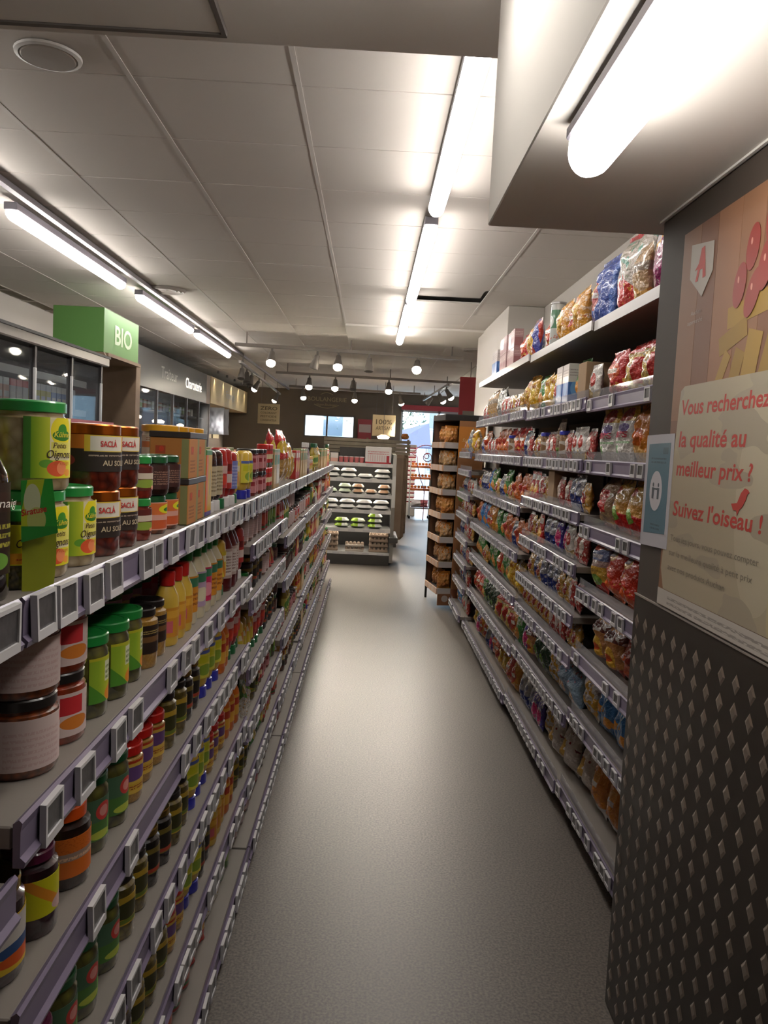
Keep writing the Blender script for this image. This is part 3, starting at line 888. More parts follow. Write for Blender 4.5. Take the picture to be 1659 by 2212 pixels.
bottle('dresspk', 'white dressing bottle with pink label', .034, .19, p_cream, l_green, (.03, .12, .25, .75, lb('label_dress_pink', 'c02a58', ('rect', .1, .72, .9, .95, '3a7a5a'), ('ell', .5, .35, .3, .2, 'd88a9a'))), neck=.4)
bottle('mustbot', 'yellow mustard bottle with red cap', .030, .165, p_yel, l_red, (.02, .085, .25, .75, lb('label_mustbot', 'c98a2a', ('rect', .2, .15, .5, .55, 'c9606a'), ('rect', .1, .65, .9, .9, 'd9a23a'))), neck=.5)
bottle('wine', 'tall red sauce bottle with white label', .033, .21, p_dkred, l_white, (.04, .13, .3, .7, lb('label_wine', 'b09a90', ('rect', .3, .1, .7, .9, 'c9c0b8'), ('lines', .35, .2, .65, .8, 6, '7a5a50'))), neck=.45)
bottle('oil', 'olive oil bottle with green cap', .034, .21, p_oil, l_dkgreen, (.03, .12, .25, .75, lb('label_oil', 'c9c060', ('ell', .5, .6, .3, .25, '4a7a2a'), ('rect', .1, .05, .9, .25, '8a7a2a'))), neck=.36)
bottle('vinegar', 'dark vinegar bottle with dark label', .034, .22, p_dkgl, l_black, (.03, .135, .2, .8, lb('label_vinegar', '2e2019', ('lines', .15, .3, .85, .6, 3, 'a09a3a'), ('ell', .4, .15, .2, .1, '6a9a3a'), ('rect', .1, .68, .9, .9, '3a241c'))), neck=.36, texts=())
K['vinegar'].parts.append(('lettering', text('vin_t', 'Vinaigre', -.028, .028, .108, .010, ink_w, 0, .2, R=.0352), None))
bottle('sauceor', 'orange sauce bottle with dark cap', .032, .17, p_orange, l_black, (.03, .10, .25, .75, lb('label_sauceor', 'd9a23a', ('rect', .1, .5, .9, .85, 'b03a20'))), neck=.45)

# ---- cartons
carton('tapenade', 'tan carton with dark top', .105, .09, .105, PM('carton_tan', 'b5763a', [('rect', .15, .6, .4, .8, 'a8482a'), ('lines', .1, .15, .6, .5, 4, '8a5228'), ('rect', .8, .0, 1, 1, '8a8a5a'), ('ell', .3, .72, .06, .07, 'c8402a')], .6, 0), M('carton_dark_top', '3a3230', .4), .014)
carton('yellowbox', 'tall yellow carton', .075, .05, .17, PM('carton_yellow', 'c9a018', [('rect', 0, 0, .3, 1, 'd9682a'), ('rect', 0, .92, 1, 1, '3a7a34'), ('ell', .7, .5, .12, .2, '9a8a4a'), ('rect', 0, 0, 1, .07, '4a3a80')], .5, .1))
carton('redbox', 'red rice carton', .11, .05, .16, PM('carton_red', 'b0302a', [('ell', .5, .45, .34, .22, 'd9b04a'), ('rect', .1, .75, .9, .92, 'd9cfc0')], .5, .1))
carton('tanbox', 'beige pasta carton', .10, .05, .17, PM('carton_beige', 'b89a6a', [('rect', .1, .6, .9, .85, '4a7a4a'), ('ell', .5, .3, .35, .2, 'd9c08a'), ('rect', 0, .92, 1, 1, '8a9a6a')], .5, .1))
carton('bluebox', 'blue cereal carton', .12, .055, .19, PM('carton_blue', '3a6ab0', [('rect', 0, .55, 1, 1, 'c9c0bc'), ('ell', .5, .4, .3, .16, '6a9ad0'), ('lines', .1, .7, .9, .9, 3, '9a8a8a')], .45, .2))
carton('pinkbox', 'pink biscuit carton', .14, .06, .12, PM('carton_pink', 'b08c8c', [('rect', .05, .1, .95, .55, '9c6a6c'), ('lines', .1, .65, .9, .9, 3, 'd8c0bc'), ('rect', 0, .0, .06, 1, 'c9b8b4')], .45, .2))
carton('whitebox', 'white and yellow snack carton', .07, .05, .19, PM('carton_white', 'd2cdc4', [('wave', .35, .05, 9, 'd9a040'), ('rect', .15, .6, .85, .8, '5a7ab0')], .45, .2))
carton('cardbox', 'plain cardboard display box', .12, .12, .17, M('cardboard', '9a7f62', .85, bump=(60, .1)))

# ---- bags
white_b = 'cfcac4'
bag('pasta', 'tall red and tan pasta bag', .13, .26, .06, 'b08a4a', [('rect', 0, .45, 1, .8, 'b02a22'), ('ell', .4, .68, .35, .12, 'c9a82a'), ('rect', 0, .8, 1, 1, 'c0262a')], 3)
bag('pastay', 'yellow noodle bag', .12, .20, .05, 'c09a4a', [('rect', 0, .55, 1, .9, 'c08a2a'), ('ell', .5, .7, .3, .1, 'd9cfa8'), ('rect', .0, .9, 1, 1, '8a5a20')], 4)
bag('soup', 'green soup pouch', .10, .14, .03, '4a8a34', [('ell', .5, .4, .3, .2, 'c9b04a'), ('rect', .1, .7, .9, .88, 'd0d0b8')], 5)
bag('redpouch', 'red sauce pouch', .10, .15, .04, 'b8261f', [('ell', .5, .35, .32, .2, 'd9a04a'), ('rect', .1, .68, .9, .88, 'd8cfc4')], 6, gusset=True)
bag('salad_bag', 'green and white pouch', .10, .15, .04, '5a9a34', [('wave', .45, .05, 8, 'cfccc0'), ('ell', .5, .65, .3, .12, 'd9d04a'), ('blob', 18, .6, 0, .45, 'b08a4a')], 8, gusset=True)

bag('magenta', 'magenta crisps bag', .21, .30, .10, '8a1f5c', [('ell', .25, .75, .3, .2, 'd9a02a'), ('ell', .3, .74, .2, .13, 'c9c0c4'), ('rect', .3, .25, .9, .35, 'a83a78'), ('blob', 9, .62, 0, .3, 'b8b0b4')], 11, .16)
bag('tanbag', 'tan snack bag with green band', .14, .22, .08, 'b08f68', [('rect', 0, .55, 1, .7, '8a7a68'), ('rect', 0, .6, .4, .68, '3a7a4a'), ('wave', .3, .08, 6, 'cf9a4a')], 12)
bag('silverbag', 'silver snack bag', .12, .22, .06, 'b9b7b4', [('rect', .1, .4, .9, .6, '9a9a94'), ('blob', 12, .6, .1, .4, 'c9a860')], 13, .12, .7)
bag('multipack', 'big clear multipack bag edged in red', .28, .33, .13, 'b3a89e', [('wave', .38, .12, 5, 'b8302a'), ('blob', 7, .55, .4, .9, '9a9888'), ('blob', 9, .6, .4, .9, '6a9a8a'), ('rect', 0, .9, 1, 1, 'b8303a'), ('rect', 0, 0, .05, 1, 'b8303a'), ('blob', 8, .6, .05, .35, 'd08a3a')], 14, .15)
bag('bluebag', 'big blue crisps bag', .26, .30, .12, '3a4f96', [('ell', .35, .45, .26, .2, 'b05a5a'), ('ell', .33, .52, .2, .1, 'd9a83a'), ('rect', .3, .4, .6, .47, 'cfc8c8'), ('rect', .9, 0, 1, 1, '4a6ab0')], 15, .2)
bag('goldbag', 'gold crisps bag', .17, .22, .10, 'c0862a', [('ell', .4, .55, .3, .2, 'd9b04a'), ('blob', 10, .58, .1, .9, 'd9b890'), ('blob', 6, .62, .2, .8, 'b0602a')], 16, .15)
bag('goldbag2', 'orange and gold crisps bag', .15, .20, .10, 'd08a30', [('ell', .5, .5, .3, .22, 'b0402a'), ('rect', .25, .46, .75, .56, 'd8cfc0'), ('blob', 8, .6, 0, .3, 'e0c070')], 17, .15)
bag('redbag', 'red crisps bag', .17, .185, .09, 'b3221f', [('ell', .5, .55, .34, .2, 'c8501f'), ('rect', .25, .52, .75, .62, 'd8c9b8'), ('blob', 9, .58, .05, .4, 'd9a04a')], 18, .15)
bag('redblue', 'red and blue crisps bag', .16, .22, .08, 'b8301f', [('diag', .3, .9, .2, '3a3f96'), ('ell', .4, .4, .28, .18, 'd9a83a'), ('rect', .2, .6, .7, .7, 'd8cfc0')], 19, .15)
bag('clearnut', 'clear golden snack bag', .18, .19, .10, 'b3945a', [('blob', 14, .5, 0, .75, 'd9b85a'), ('blob', 10, .62, 0, .8, 'd2ccc4'), ('rect', 0, .8, 1, 1, 'b02a26'), ('rect', .65, .2, .95, .7, 'b52822')], 20, .12)
bag('chips', 'white and yellow CHIPS bag', .18, .212, .08, white_b, [('wave', .78, .06, 5, 'cfcac4'), ('rect', 0, .74, 1, 1, 'd2a52a'), ('ell', .55, .86, .32, .13, 'a83a2c'), ('ell', .62, .60, .2, .1, '5a3f86'), ('rect', .15, .16, .45, .3, '4f9a30'), ('rect', .1, .34, .9, .38, '8fae86')], 21, .3,
    texts=[('t', 'CHIPS', -.065, .06, .094, .022, M('ink_crimson', 'b8324a', .5), .02)])
bag('orangebag', 'orange crisps bag', .18, .212, .09, 'cf7f1c', [('rect', .1, .62, .35, .75, '7a4a80'), ('wave', .3, .1, 5, 'd9a85a'), ('ell', .6, .45, .25, .15, 'c8601a')], 22, .18)
bag('tinyred', 'small red and white snack bag', .10, .14, .05, 'a83a34', [('ell', .5, .5, .3, .25, 'c9b8b0'), ('blob', 8, .58, 0, 1, 'd9c0b0'), ('rect', 0, .9, 1, 1, 'c9c0bc')], 23, .15)
bag('tinygold', 'small gold snack bag', .10, .13, .05, 'b88a3a', [('ell', .5, .5, .3, .22, '8a2a24'), ('blob', 8, .6, 0, 1, 'd9d0c0')], 24, .15)
bag('tinyblue', 'small silver and blue snack bag', .11, .16, .06, 'a8a9ad', [('wave', .5, .08, 6, '2f3f8a'), ('ell', .5, .7, .25, .15, '8a92a8'), ('blob', 9, .62, 0, .5, 'c9c9cc')], 25, .12, .5)
bag('tinywhite', 'small white snack bag', .11, .15, .05, 'c9c5be', [('ell', .5, .55, .3, .2, 'b03a30'), ('wave', .25, .06, 7, 'b09a6a')], 26, .2)
bag('skyblue', 'sky-blue cracker bag', .14, .19, .07, '3f86c9', [('ell', .5, .3, .22, .14, 'c9843a'), ('rect', .2, .6, .8, .8, '2a5aa8'), ('ell', .3, .85, .15, .08, 'b03a3a')], 27, .2)
bag('yellowbag', 'bright yellow crisps bag', .14, .20, .08, 'c9971c', [('ell', .5, .5, .3, .2, 'd9b53a'), ('blob', 9, .6, 0, 1, 'e0c46a'), ('rect', .2, .65, .8, .75, 'a86a1a')], 28, .15)
bag('greenbag', 'green crisps bag', .14, .20, .08, '3a7a34', [('ell', .5, .35, .3, .18, 'd08a3a'), ('rect', .15, .62, .85, .78, 'a8b09a'), ('blob', 8, .63, 0, 1, '7aa85a')], 29, .15)
bag('dkgreenbag', 'dark green crisps bag', .16, .20, .09, '26402c', [('ell', .4, .3, .25, .2, '6a8a3a'), ('blob', 8, .6, .1, .8, '7d8a84')], 30, .12)
bag('orgbag', 'orange foil snack bag', .14, .19, .08, 'c9662a', [('blob', 8, .55, 0, 1, 'd9946a'), ('ell', .5, .5, .28, .2, 'c0402a')], 31, .15)
bag('breadbag', 'clear biscuit bag with red label', .19, .20, .11, '9a7a5c', [('rect', .05, .3, .75, .75, 'b3302e'), ('lines', .1, .4, .7, .7, 4, 'c9807a'), ('blob', 14, .55, 0, .3, 'c0a070')], 32, .2)
bag('chipsred', 'gold crisps bag with red foot', .17, .20, .10, 'b3862f', [('wave', .62, .05, 7, 'c08a34'), ('wave', .42, .06, 5, 'b81f1a'), ('ell', .45, .36, .22, .14, '7aa040'), ('ell', .45, .8, .2, .08, 'a8402a')], 33, .15)
bag('bluechips', 'white and blue crisps bag', .17, .21, .10, 'c2a8a0', [('rect', 0, .62, 1, .84, '6a7aa8'), ('rect', .1, .66, .8, .74, 'c8c4cc'), ('ell', .5, .9, .3, .1, 'b8402f'), ('rect', 0, .22, 1, .5, 'd2a63a'), ('rect', 0, 0, 1, .22, 'b8281c'), ('ell', .6, .24, .25, .1, '7aa040')], 34, .2)
bag('redorange', 'orange-red crisps bag', .19, .21, .11, 'c5341f', [('ell', .45, .8, .25, .1, 'd9a04a'), ('ell', .45, .84, .18, .06, 'b8b0b0'), ('wave', .32, .1, 5, 'd0561f'), ('blob', 7, .62, 0, .6, 'd98a3a')], 35, .2)
bag('sack', 'brown and gold crisps sack', .17, .20, .11, 'a8703c', [('ell', .45, .3, .32, .2, 'd2a02c'), ('ell', .45, .28, .14, .07, 'c8501f'), ('rect', 0, .6, 1, .78, '5a2018'), ('blob', 9, .55, .6, .8, 'c9c2bc'), ('wave', .12, .04, 8, '7a2a1c')], 36, .25)
bag('sackred', 'dark red crisps sack', .17, .20, .11, '7a2218', [('ell', .4, .35, .3, .18, 'b8502a'), ('blob', 8, .6, .4, 1, 'b8a49a'), ('wave', .2, .06, 7, 'a83022')], 37, .2)
bag('goldfish', 'blue cracker bag with orange fish', .20, .21, .10, '2a6092', [('ell', .3, .45, .16, .1, 'c9822a'), ('ell', .68, .25, .16, .1, 'c9822a'), ('rect', .42, .4, .52, .5, 'c9822a'), ('rect', .8, .2, .9, .3, 'c9822a'), ('diag', -.5, .25, .02, '9aa8b0'), ('diag', -.5, .32, .012, '9aa8b0')], 38, .25)
bag('bluelight', 'pale blue cracker bag', .17, .19, .10, '8aa3b8', [('ell', .3, .3, .14, .12, 'c9a07a'), ('ell', .62, .25, .14, .12, 'c9a07a'), ('rect', .1, .6, .9, .8, '6a86a0'), ('blob', 8, .66, .5, 1, 'b04a50')], 39, .25)
bag('goldwhite', 'white bag of golden crackers', .18, .22, .10, 'bfb8b0', [('blob', 6, .5, .05, .75, 'c0902f'), ('blob', 5, .6, .5, 1, '8a7a70')], 40, .25)
bag('biscuit', 'clear bag of golden biscuits', .18, .21, .10, 'bdb2a8', [('ell', .35, .35, .2, .3, 'c39a4c'), ('blob', 7, .6, 0, 1, 'd6cfc8'), ('blob', 5, .65, .4, 1, '7a1f20')], 41, .2)
bag('orangewhite', 'orange and white snack bag', .17, .22, .10, 'c87a22', [('wave', .22, .06, 6, 'cac5c0'), ('ell', .5, .6, .25, .12, 'd99a4a'), ('rect', .3, .48, .7, .56, 'd6cfc4')], 42, .25)
bag('pinkpurple', 'pink and violet snack bag', .11, .16, .06, '4a3a90', [('ell', .6, .4, .3, .3, 'c92a70'), ('blob', 8, .6, 0, 1, 'c9c4cc')], 43, .15)
jar('bluelidpot', 'snack tub with blue lid', .042, .14, content('nuts', 'a8845a', '6a4a2a', 90, .4), l_blue, (.03, .09, .2, .8, PM('label_bluelid', 'b8b0a4', [('ell', .5, .5, .3, .3, '7a5a3a')], .4, .2)), neck=.97, lidh=.02, name='snack_tub', cat='tub')
jar('crispstube', 'tall silver and green crisps tube', .04, .24, PM('tube_print', 'b9bcb8', [('rect', 0, .45, 1, .85, '4f7a5c'), ('ell', .5, .6, .12, .14, 'cdd2cc'), ('blob', 10, .6, .05, .4, 'b87a6a')], .25, .5), m_steel, neck=.985, lidh=.012, name='crisps_tube', cat='tube')
bag('brownbag', 'slim brown paper snack bag', .10, .20, .06, '7d6650', [('rect', .2, .05, .8, .28, '6f8a34'), ('lines', .2, .5, .8, .8, 4, 'a08a6a')], 45, .5, coat=.0)
bag('breadslice', 'orange sliced bread bag', .13, .17, .10, 'd4944a', [('rect', 0, .7, 1, 1, 'd98a34'), ('blob', 9, .6, .7, 1, 'e0b080'), ('lines', 0, .1, 1, .6, 1, 'b06a30')], 46, .3)
bag('breadclear', 'clear bread bag with orange seal', .13, .15, .09, 'c99e6c', [('blob', 5, .55, .6, 1, 'cf7a22'), ('blob', 7, .6, 0, .6, 'c9b8a4')], 47, .25)

# ================================================================== SHELVING
ORD = ['', 'first', 'second', 'third', 'fourth', 'fifth', 'sixth', 'seventh', 'eighth', 'ninth', 'tenth', 'eleventh', 'twelfth', 'thirteenth', 'fourteenth', 'fifteenth', 'sixteenth', 'seventeenth', 'eighteenth', 'nineteenth', 'twentieth']
NUM = ['', 'one', 'two', 'three', 'four', 'five', 'six', 'seven', 'eight', 'nine', 'ten', 'eleven', 'twelve', 'thirteen', 'fourteen', 'fifteen', 'sixteen', 'seventeen', 'eighteen', 'nineteen', 'twenty']

def tag_mesh(o, w, h):
    """electronic price tag; o = +1 when it faces +X"""
    x = lambda d: d * o
    fr = [(0, .009)]
    bm_specs = []
    a, b = sorted((x(0), x(.008)))
    t = .005
    bot = .011
    sp = [(a, b, -w / 2, -w / 2 + t, -h / 2, h / 2, 0), (a, b, w / 2 - t, w / 2, -h / 2, h / 2, 0),
          (a, b, -w / 2 + t, w / 2 - t, h / 2 - t, h / 2, 0), (a, b, -w / 2 + t, w / 2 - t, -h / 2, -h / 2 + bot, 0)]
    c, d = sorted((x(0), x(.0055)))
    sp.append((c, d, -w / 2 + t, w / 2 - t, -h / 2 + bot, h / 2 - t, 1))
    return boxes('price_tag', sp, [m_tagw, m_tags])
TAGS = {(o, s): tag_mesh(o, *((.060, .054) if s else (.050, .046))) for o in (1, -1) for s in (0, 1)}

BAYS = {}
def bay(side, nm, y0, y1, levels, xf, depth, prob, bigtag=True, label='', riser=False, plaintop=False):
    s = -1 if side == 'left' else 1          # into the shelf
    o = -s
    t = thing('shelving_unit', label, 'shelves', (xf, y0, 0), group='shelving along the aisle')
    L = y1 - y0
    def bx(a, b, ya, yb, z0, z1, *m):
        a, b = sorted((a * s, b * s))
        return (a, b, ya, yb, z0, z1) + m
    top = levels[0]
    ob('back_panel', boxes('back_panel', [bx(depth, depth + .02, .002, L - .002, .02, top + (.04 if side == 'left' else .12))], m_back), t)
    for yy in (0.004, L - .034):
        ob('upright', boxes('upright', [bx(depth - .03, depth, yy, yy + .03, .0, top + .02)], m_shelfd), t)
    ob('plinth', boxes('plinth', [bx(.05, depth, .002, L - .002, 0, levels[-1] - .03)], M('plinth_dark', '2a2624', .6)), t)
    r = random.Random(int(y0 * 100) + (5 if s > 0 else 0))
    for k, z in enumerate(levels):
        inset = 0 if k < len(levels) - 1 else (-.025)
        sh = ob('shelf', boxes('shelf', [bx(.002 + inset, depth - .002, .003, L - .003, -.028, 0)], m_shelf, .002), t, (0, 0, z))
        if plaintop and k == 0:
            ob('shelf_edge', boxes('shelf_edge', [bx(-.006, .002, .002, L - .002, -.034, .006)], M('bright_edge', 'cfccca', .25, metal=.3)), sh)
            continue
        pr = [(0, .004), (.007, .009), (.011, .005), (.009, -.005), (.0085, -.036), (.015, -.042), (.013, -.049), (0, -.049)]
        pr = [((-inset + a) * o, b) for a, b in pr]
        if o < 0: pr = pr[::-1]
        ob('price_rail', extrude('price_rail', pr, .002, L - .002, m_lav), sh)
        if riser:
            ob('clear_riser', boxes('clear_riser', [bx(.004 + inset, .006 + inset, .01, L - .01, .006, .042)], m_clear), sh)
        p = prob[k] if isinstance(prob, (list, tuple)) else prob
        w = .060 if bigtag else .050
        y = r.uniform(.04, .09)
        while y < L - .035:
            if r.random() < p:
                ob('price_tag', TAGS[(o, 1 if bigtag else 0)], sh, (o * (.0115 - inset), y, -.020 + r.uniform(-.002, .002)), (0, r.uniform(-.05, .03), r.uniform(-.03, .03)))
                y += w + .004 + (0 if p > .8 else r.uniform(0, .03))
            else:
                y += w * .6
    BAYS[nm] = dict(side=side, s=s, y0=y0, y1=y1, z=levels, xf=xf, depth=depth, label=label)
    return t

REG = {}
def put(key, x, y, z, rz, lean=0., detail=True, reg=None, up=''):
    k = K[key]
    if detail and len(k.parts) > 1:
        t = bpy.data.objects.new(k.name, None); COL.objects.link(t)
        for pn, me, lb_ in k.parts:
            c = bpy.data.objects.new(pn, me); COL.objects.link(c); c.parent = t
    else:
        t = bpy.data.objects.new(k.name, k.one()); COL.objects.link(t)
    dz = abs(math.sin(lean)) * k.d * .45 if lean else 0
    t.location = (x, y, z + dz); t.rotation_euler = (lean, 0, rz)
    t['category'] = k.cat
    if reg is not None:
        REG.setdefault(reg + (key,), []).append((t, up))
    return t

def shelf_name(b, lv):
    n = len(BAYS[b]['z'])
    return 'top' if lv == 0 else 'bottom' if lv == n - 1 else ORD[lv + 1]

def row(b, lv, items, start=.03, back=0.0, gap=.006, detail=None, lean=0., end=None, far=False, yaw=0.):
    """items: (key, count[, stack]) laid from the near end; returns where it stopped"""
    B = BAYS[b]
    s = B['s']; rz = PI / 2 if s < 0 else -PI / 2
    y = B['y0'] + start
    lim = B['y1'] - .01 if end is None else end
    room = (B['z'][lv - 1] - B['z'][lv] - .034) if lv > 0 else 9
    if far:                                   # the last item ends at the far end of the unit
        tot = sum(it[1] if it[0] is None else it[1] * (K[it[0]].w + gap) for it in items)
        y = max(B['y0'] + .01, B['y1'] - .012 - tot)
    for it in items:
        key, cnt = it[0], it[1]
        if key is None:
            y += cnt; continue
        k = K[key]
        st = it[2] if len(it) > 2 else 1
        while st > 1 and st * k.h > room: st -= 1
        if k.h > room and lean == 0:
            continue
        for c in range(cnt):
            if y + k.w > lim:
                return y
            isbag = k.cat in ('bag',)
            ln = (lean if lean else (-rnd.uniform(.0, .10) if isbag else 0))
            xx = B['xf'] + s * (.013 + k.d / 2 + back + rnd.uniform(0, .008) + (abs(math.sin(ln)) * k.h * .5 if isbag else 0))
            for q in range(st):
                jit = rnd.uniform(-.1, .1) if k.cat != 'box' else rnd.uniform(-.02, .02)
                d = detail if detail is not None else (y < 3.4)
                put(key, xx, y + k.w / 2, B['z'][lv] + .0008 + q * k.h, rz + jit + (yaw if k.cat in ('jar', 'bottle') else 0), ln, d, (b, lv), ('upper ' if q else 'lower ') if st > 1 else '')
            y += k.w + gap
    return y

def random_fill(b, lv, palette, start=.02, seed=0, runs=(2, 4), stackp=0.0, lean=0., y_from=None, back=0.):
    B = BAYS[b]
    r = random.Random(seed * 31 + lv * 7 + int(B['y0'] * 50))
    room = (B['z'][lv - 1] - B['z'][lv] - .036) if lv > 0 else .26
    ok = [p for p in palette if K[p].h <= room]
    y = start if y_from is None else y_from - B['y0']
    last = None
    while y < B['y1'] - B['y0'] - .04 and ok:
        c = [p for p in ok if p != last] or ok
        key = r.choice(c); last = key
        n = r.randint(*runs)
        st = 2 if (r.random() < stackp and 2 * K[key].h <= room and K[key].cat in ('jar', 'can', 'box')) else 1
        y = row(b, lv, [(key, n, st)], start=y, gap=.005, lean=lean, back=back) - B['y0']
        if y + min(K[p].w for p in ok) > B['y1'] - B['y0'] - .01:
            break

# ---- left gondola
LX = -.39
bay('left', 'L0', -.5, .885, [1.305, .985, .74, .5, .28, .08], LX, .42, .5, True, 'left shelving unit cut by the photo edge, nearest the camera')
bay('left', 'L1', .89, 2.695, [1.305, 1.045, .81, .55, .29, .08], LX, .42, [.70, .40, .42, .45, .6, .7], True, 'left shelving unit with pickles and mustard, second from the camera')
bay('left', 'L2', 2.7, 3.795, [1.305, 1.145, .955, .71, .50, .28, .08], LX, .42, [.9, .75, .7, .7, .7, .75, .8], True, 'left shelving unit with ketchup, third from the camera')
bay('left', 'L3', 3.8, 4.895, [1.305, 1.05, .835, .55, .27, .08], LX, .42, .8, True, 'left shelving unit with tins and sauces, fourth from the camera')
bay('left', 'L4', 4.9, 5.995, [1.305, 1.06, .82, .56, .28, .08], LX, .42, .8, True, 'left shelving unit fifth from the camera')
bay('left', 'L5', 6.0, 7.195, [1.305, 1.05, .80, .55, .27, .08], LX, .42, .8, True, 'left shelving unit second from the far end')
bay('left', 'L6', 7.2, 8.5, [1.305, 1.07, .83, .56, .28, .08], LX, .42, .8, True, 'left shelving unit at the far end, beside the chiller')
BAYNAME = {'L0': 'nearest left unit', 'L1': 'second left unit', 'L2': 'third left unit', 'L3': 'fourth left unit', 'L4': 'fifth left unit', 'L5': 'sixth left unit', 'L6': 'last left unit',
           'R0': 'nearest right unit', 'R1': 'second right unit', 'R2': 'third right unit', 'R3': 'last right unit'}

# nearest unit: only its far end can matter
row('L0', 0, [('vinegar', 3)], start=1.08, yaw=-.55)
row('L0', 1, [('tomsauce2', 2)], start=1.13, yaw=-.55)
row('L0', 2, [('beet', 2)], start=1.15, yaw=-.55)
row('L0', 3, [('grape', 3)], start=1.1, yaw=-.55)

# L1 top shelf
row('L1', 0, [('vinegar', 1)], start=-.015, yaw=-.3)
row('L1', 0, [('caper', 1), ('onion', 1, 2), ('onion', 1), ('sundried', 2, 2), ('pepper', 1, 2), (None, .03), ('salad', 2), (None, .01), ('tapenade', 2, 2), ('yellowbox', 1), (None, .015), ('hp', 2), ('ketchup', 1), ('ketchupw', 1), ('bluelab', 1), ('mayog', 1)], start=.078, yaw=-.55)
row('L1', 0, [('onion', 2, 2), ('sundried', 1, 2)], start=.03, back=.125, yaw=-.55)
row('L1', 0, [('pepper', 1, 2), ('darkred', 2, 1)], start=.64, back=.12, yaw=-.55)
row('L1', 0, [('honey', 4, 2)], start=1.27, back=.12, yaw=-.55)
SALAD_Y = [t.location.y for t, _ in REG[('L1', 0, 'salad')]]
# dark jars standing on the salad pots
for yy in SALAD_Y:
    put('darkred', LX - .065, yy, 1.305 + .0795, PI / 2 + .2, 0, True, ('L1', 0), 'upper ')
row('L1', 1, [('tomsauce', 1, 2), ('tomsauce2', 1, 2), ('gherkin', 3), ('mustard', 2), ('mustbot', 3), ('dressg', 1), ('dressp', 1), ('dresspk', 1), ('dressg', 2), ('mayog', 1), ('wine', 3), ('ketchupw', 1), ('mustbot', 3)], start=.115, yaw=-.55)
row('L1', 1, [('tomsauce2', 2, 2), ('gherkin', 3), ('mustard', 3), ('dressp', 3), ('dresspk', 2), ('wine', 3)], start=.03, back=.13, yaw=-.55)
row('L1', 2, [('beet', 1), ('grape', 1), (None, .03), ('orangejar', 1), ('cornichon', 2), ('mustardred', 3, 2), ('olive', 2), ('blackolive', 2), ('mayo', 3), ('sauceor', 2), ('wine', 2), ('ketchup', 3), ('mayog', 2)], start=.03, yaw=-.55)
row('L1', 2, [('beet', 1), ('grape', 2), ('orangejar', 1), ('cornichon', 3), ('mustardred', 3), ('olive', 3), ('blackolive', 2)], start=.06, back=.13, yaw=-.55)
row('L1', 3, [('grape', 2), ('cornichon', 2), (None, .02), ('cornichon', 1), ('olive', 2), ('blackolive', 2), ('olive', 2), ('mayo', 3), ('mustardred', 3), ('sauceor', 3), ('ketchup', 3), ('ketchupw', 2)], start=.05, yaw=-.55)
row('L1', 3, [('grape', 2), ('cornichon', 3), ('blackolive', 3), ('olive', 3)], start=.05, back=.12, yaw=-.55)
row('L1', 4, [('cornichon', 4), ('blackolive', 2), ('olive', 3), ('mustardred', 2), ('mayo', 2), ('blackolive', 2), ('mustbot', 3), ('sauceor', 2), ('tomsauce', 2), ('ketchup', 2)], start=.05, yaw=-.55)
row('L1', 4, [('cornichon', 4), ('olive', 5)], start=.05, back=.12, yaw=-.55)
row('L1', 5, [('beet', 3), ('gherkin', 3), ('redpouch', 2), ('tin', 3), ('redpouch', 2), ('salad_bag', 2), ('tingreen', 3), ('tin', 4)], start=.05, yaw=-.55)
# L2
row('L2', 0, [('mayo', 2), ('pinkjar', 4, 2), ('herb', 4, 2), ('tanbox', 2), ('pasta', 3)], start=.01)
row('L2', 0, [('tanbox', 4), ('redbox', 4)], start=.05, back=.13)
PAL = ['mustbot', 'tin', 'tin', 'tingreen', 'tinyellow', 'pinkjar', 'tomsauce', 'sundried', 'mayog', 'ketchup', 'sauceor', 'redpouch', 'soup', 'olive', 'pepper', 'herb', 'salad_bag', 'darkred', 'tomsauce2', 'gherkin', 'blackolive', 'redpouch']
PALT = ['pasta', 'pastay', 'tanbox', 'redbox', 'honey', 'oil', 'wine', 'ketchupw', 'pinkjar']
for lv in (1, 2, 3, 4, 5, 6):
    random_fill('L2', lv, PAL, .015, 3, (2, 4), .3)
for bi, b in enumerate(('L3', 'L4', 'L5', 'L6')):
    row(b, 0, [[('pasta', 3), ('pastay', 2), ('redbox', 2), ('tanbox', 2)], [('tanbox', 3), ('wine', 4), ('honey', 3)], [('oil', 5), ('pastay', 3), ('tanbox', 3)], [('tanbox', 4), ('redbox', 3), ('oil', 3)]][bi], start=.02)
    for lv in range(1, len(BAYS[b]['z'])):
        random_fill(b, lv, PAL + ['pasta', 'oil', 'redbox', 'tanbox', 'pastay', 'mayo', 'wine'], .015, 5 + bi, (2, 4), .35)

# ---- right shelves
bay('right', 'R0', 2.12, 3.295, [2.055, 1.738, 1.487, 1.225, .962, .70, .44, .12], .90, .50, [0, .3, .35, .3, .35, .45, .45, .5], False, 'right shelving unit with large crisps bags beside the pillar', True, True)
bay('right', 'R1', 3.30, 4.545, [2.06, 1.745, 1.487, 1.266, 1.046, .83, .655, .40, .11], .89, .50, [0, .55, .6, .6, .65, .65, .65, .7, .7], False, 'right shelving unit with mixed snacks, second from the pillar', True, True)
bay('right', 'R2', 4.55, 6.595, [2.07, 1.755, 1.487, 1.20, .93, .675, .375, .09], .88, .50, [0, .8, .8, .8, .8, .8, .8, .8], False, 'long right shelving unit with small snacks, third from the pillar', True, True)
bay('right', 'R3', 6.60, 7.45, [1.50, 1.345, 1.14, .96, .755, .55, .35, .12], .85, .50, .9, False, 'right shelving unit at the far end, beside the bread rack', True)
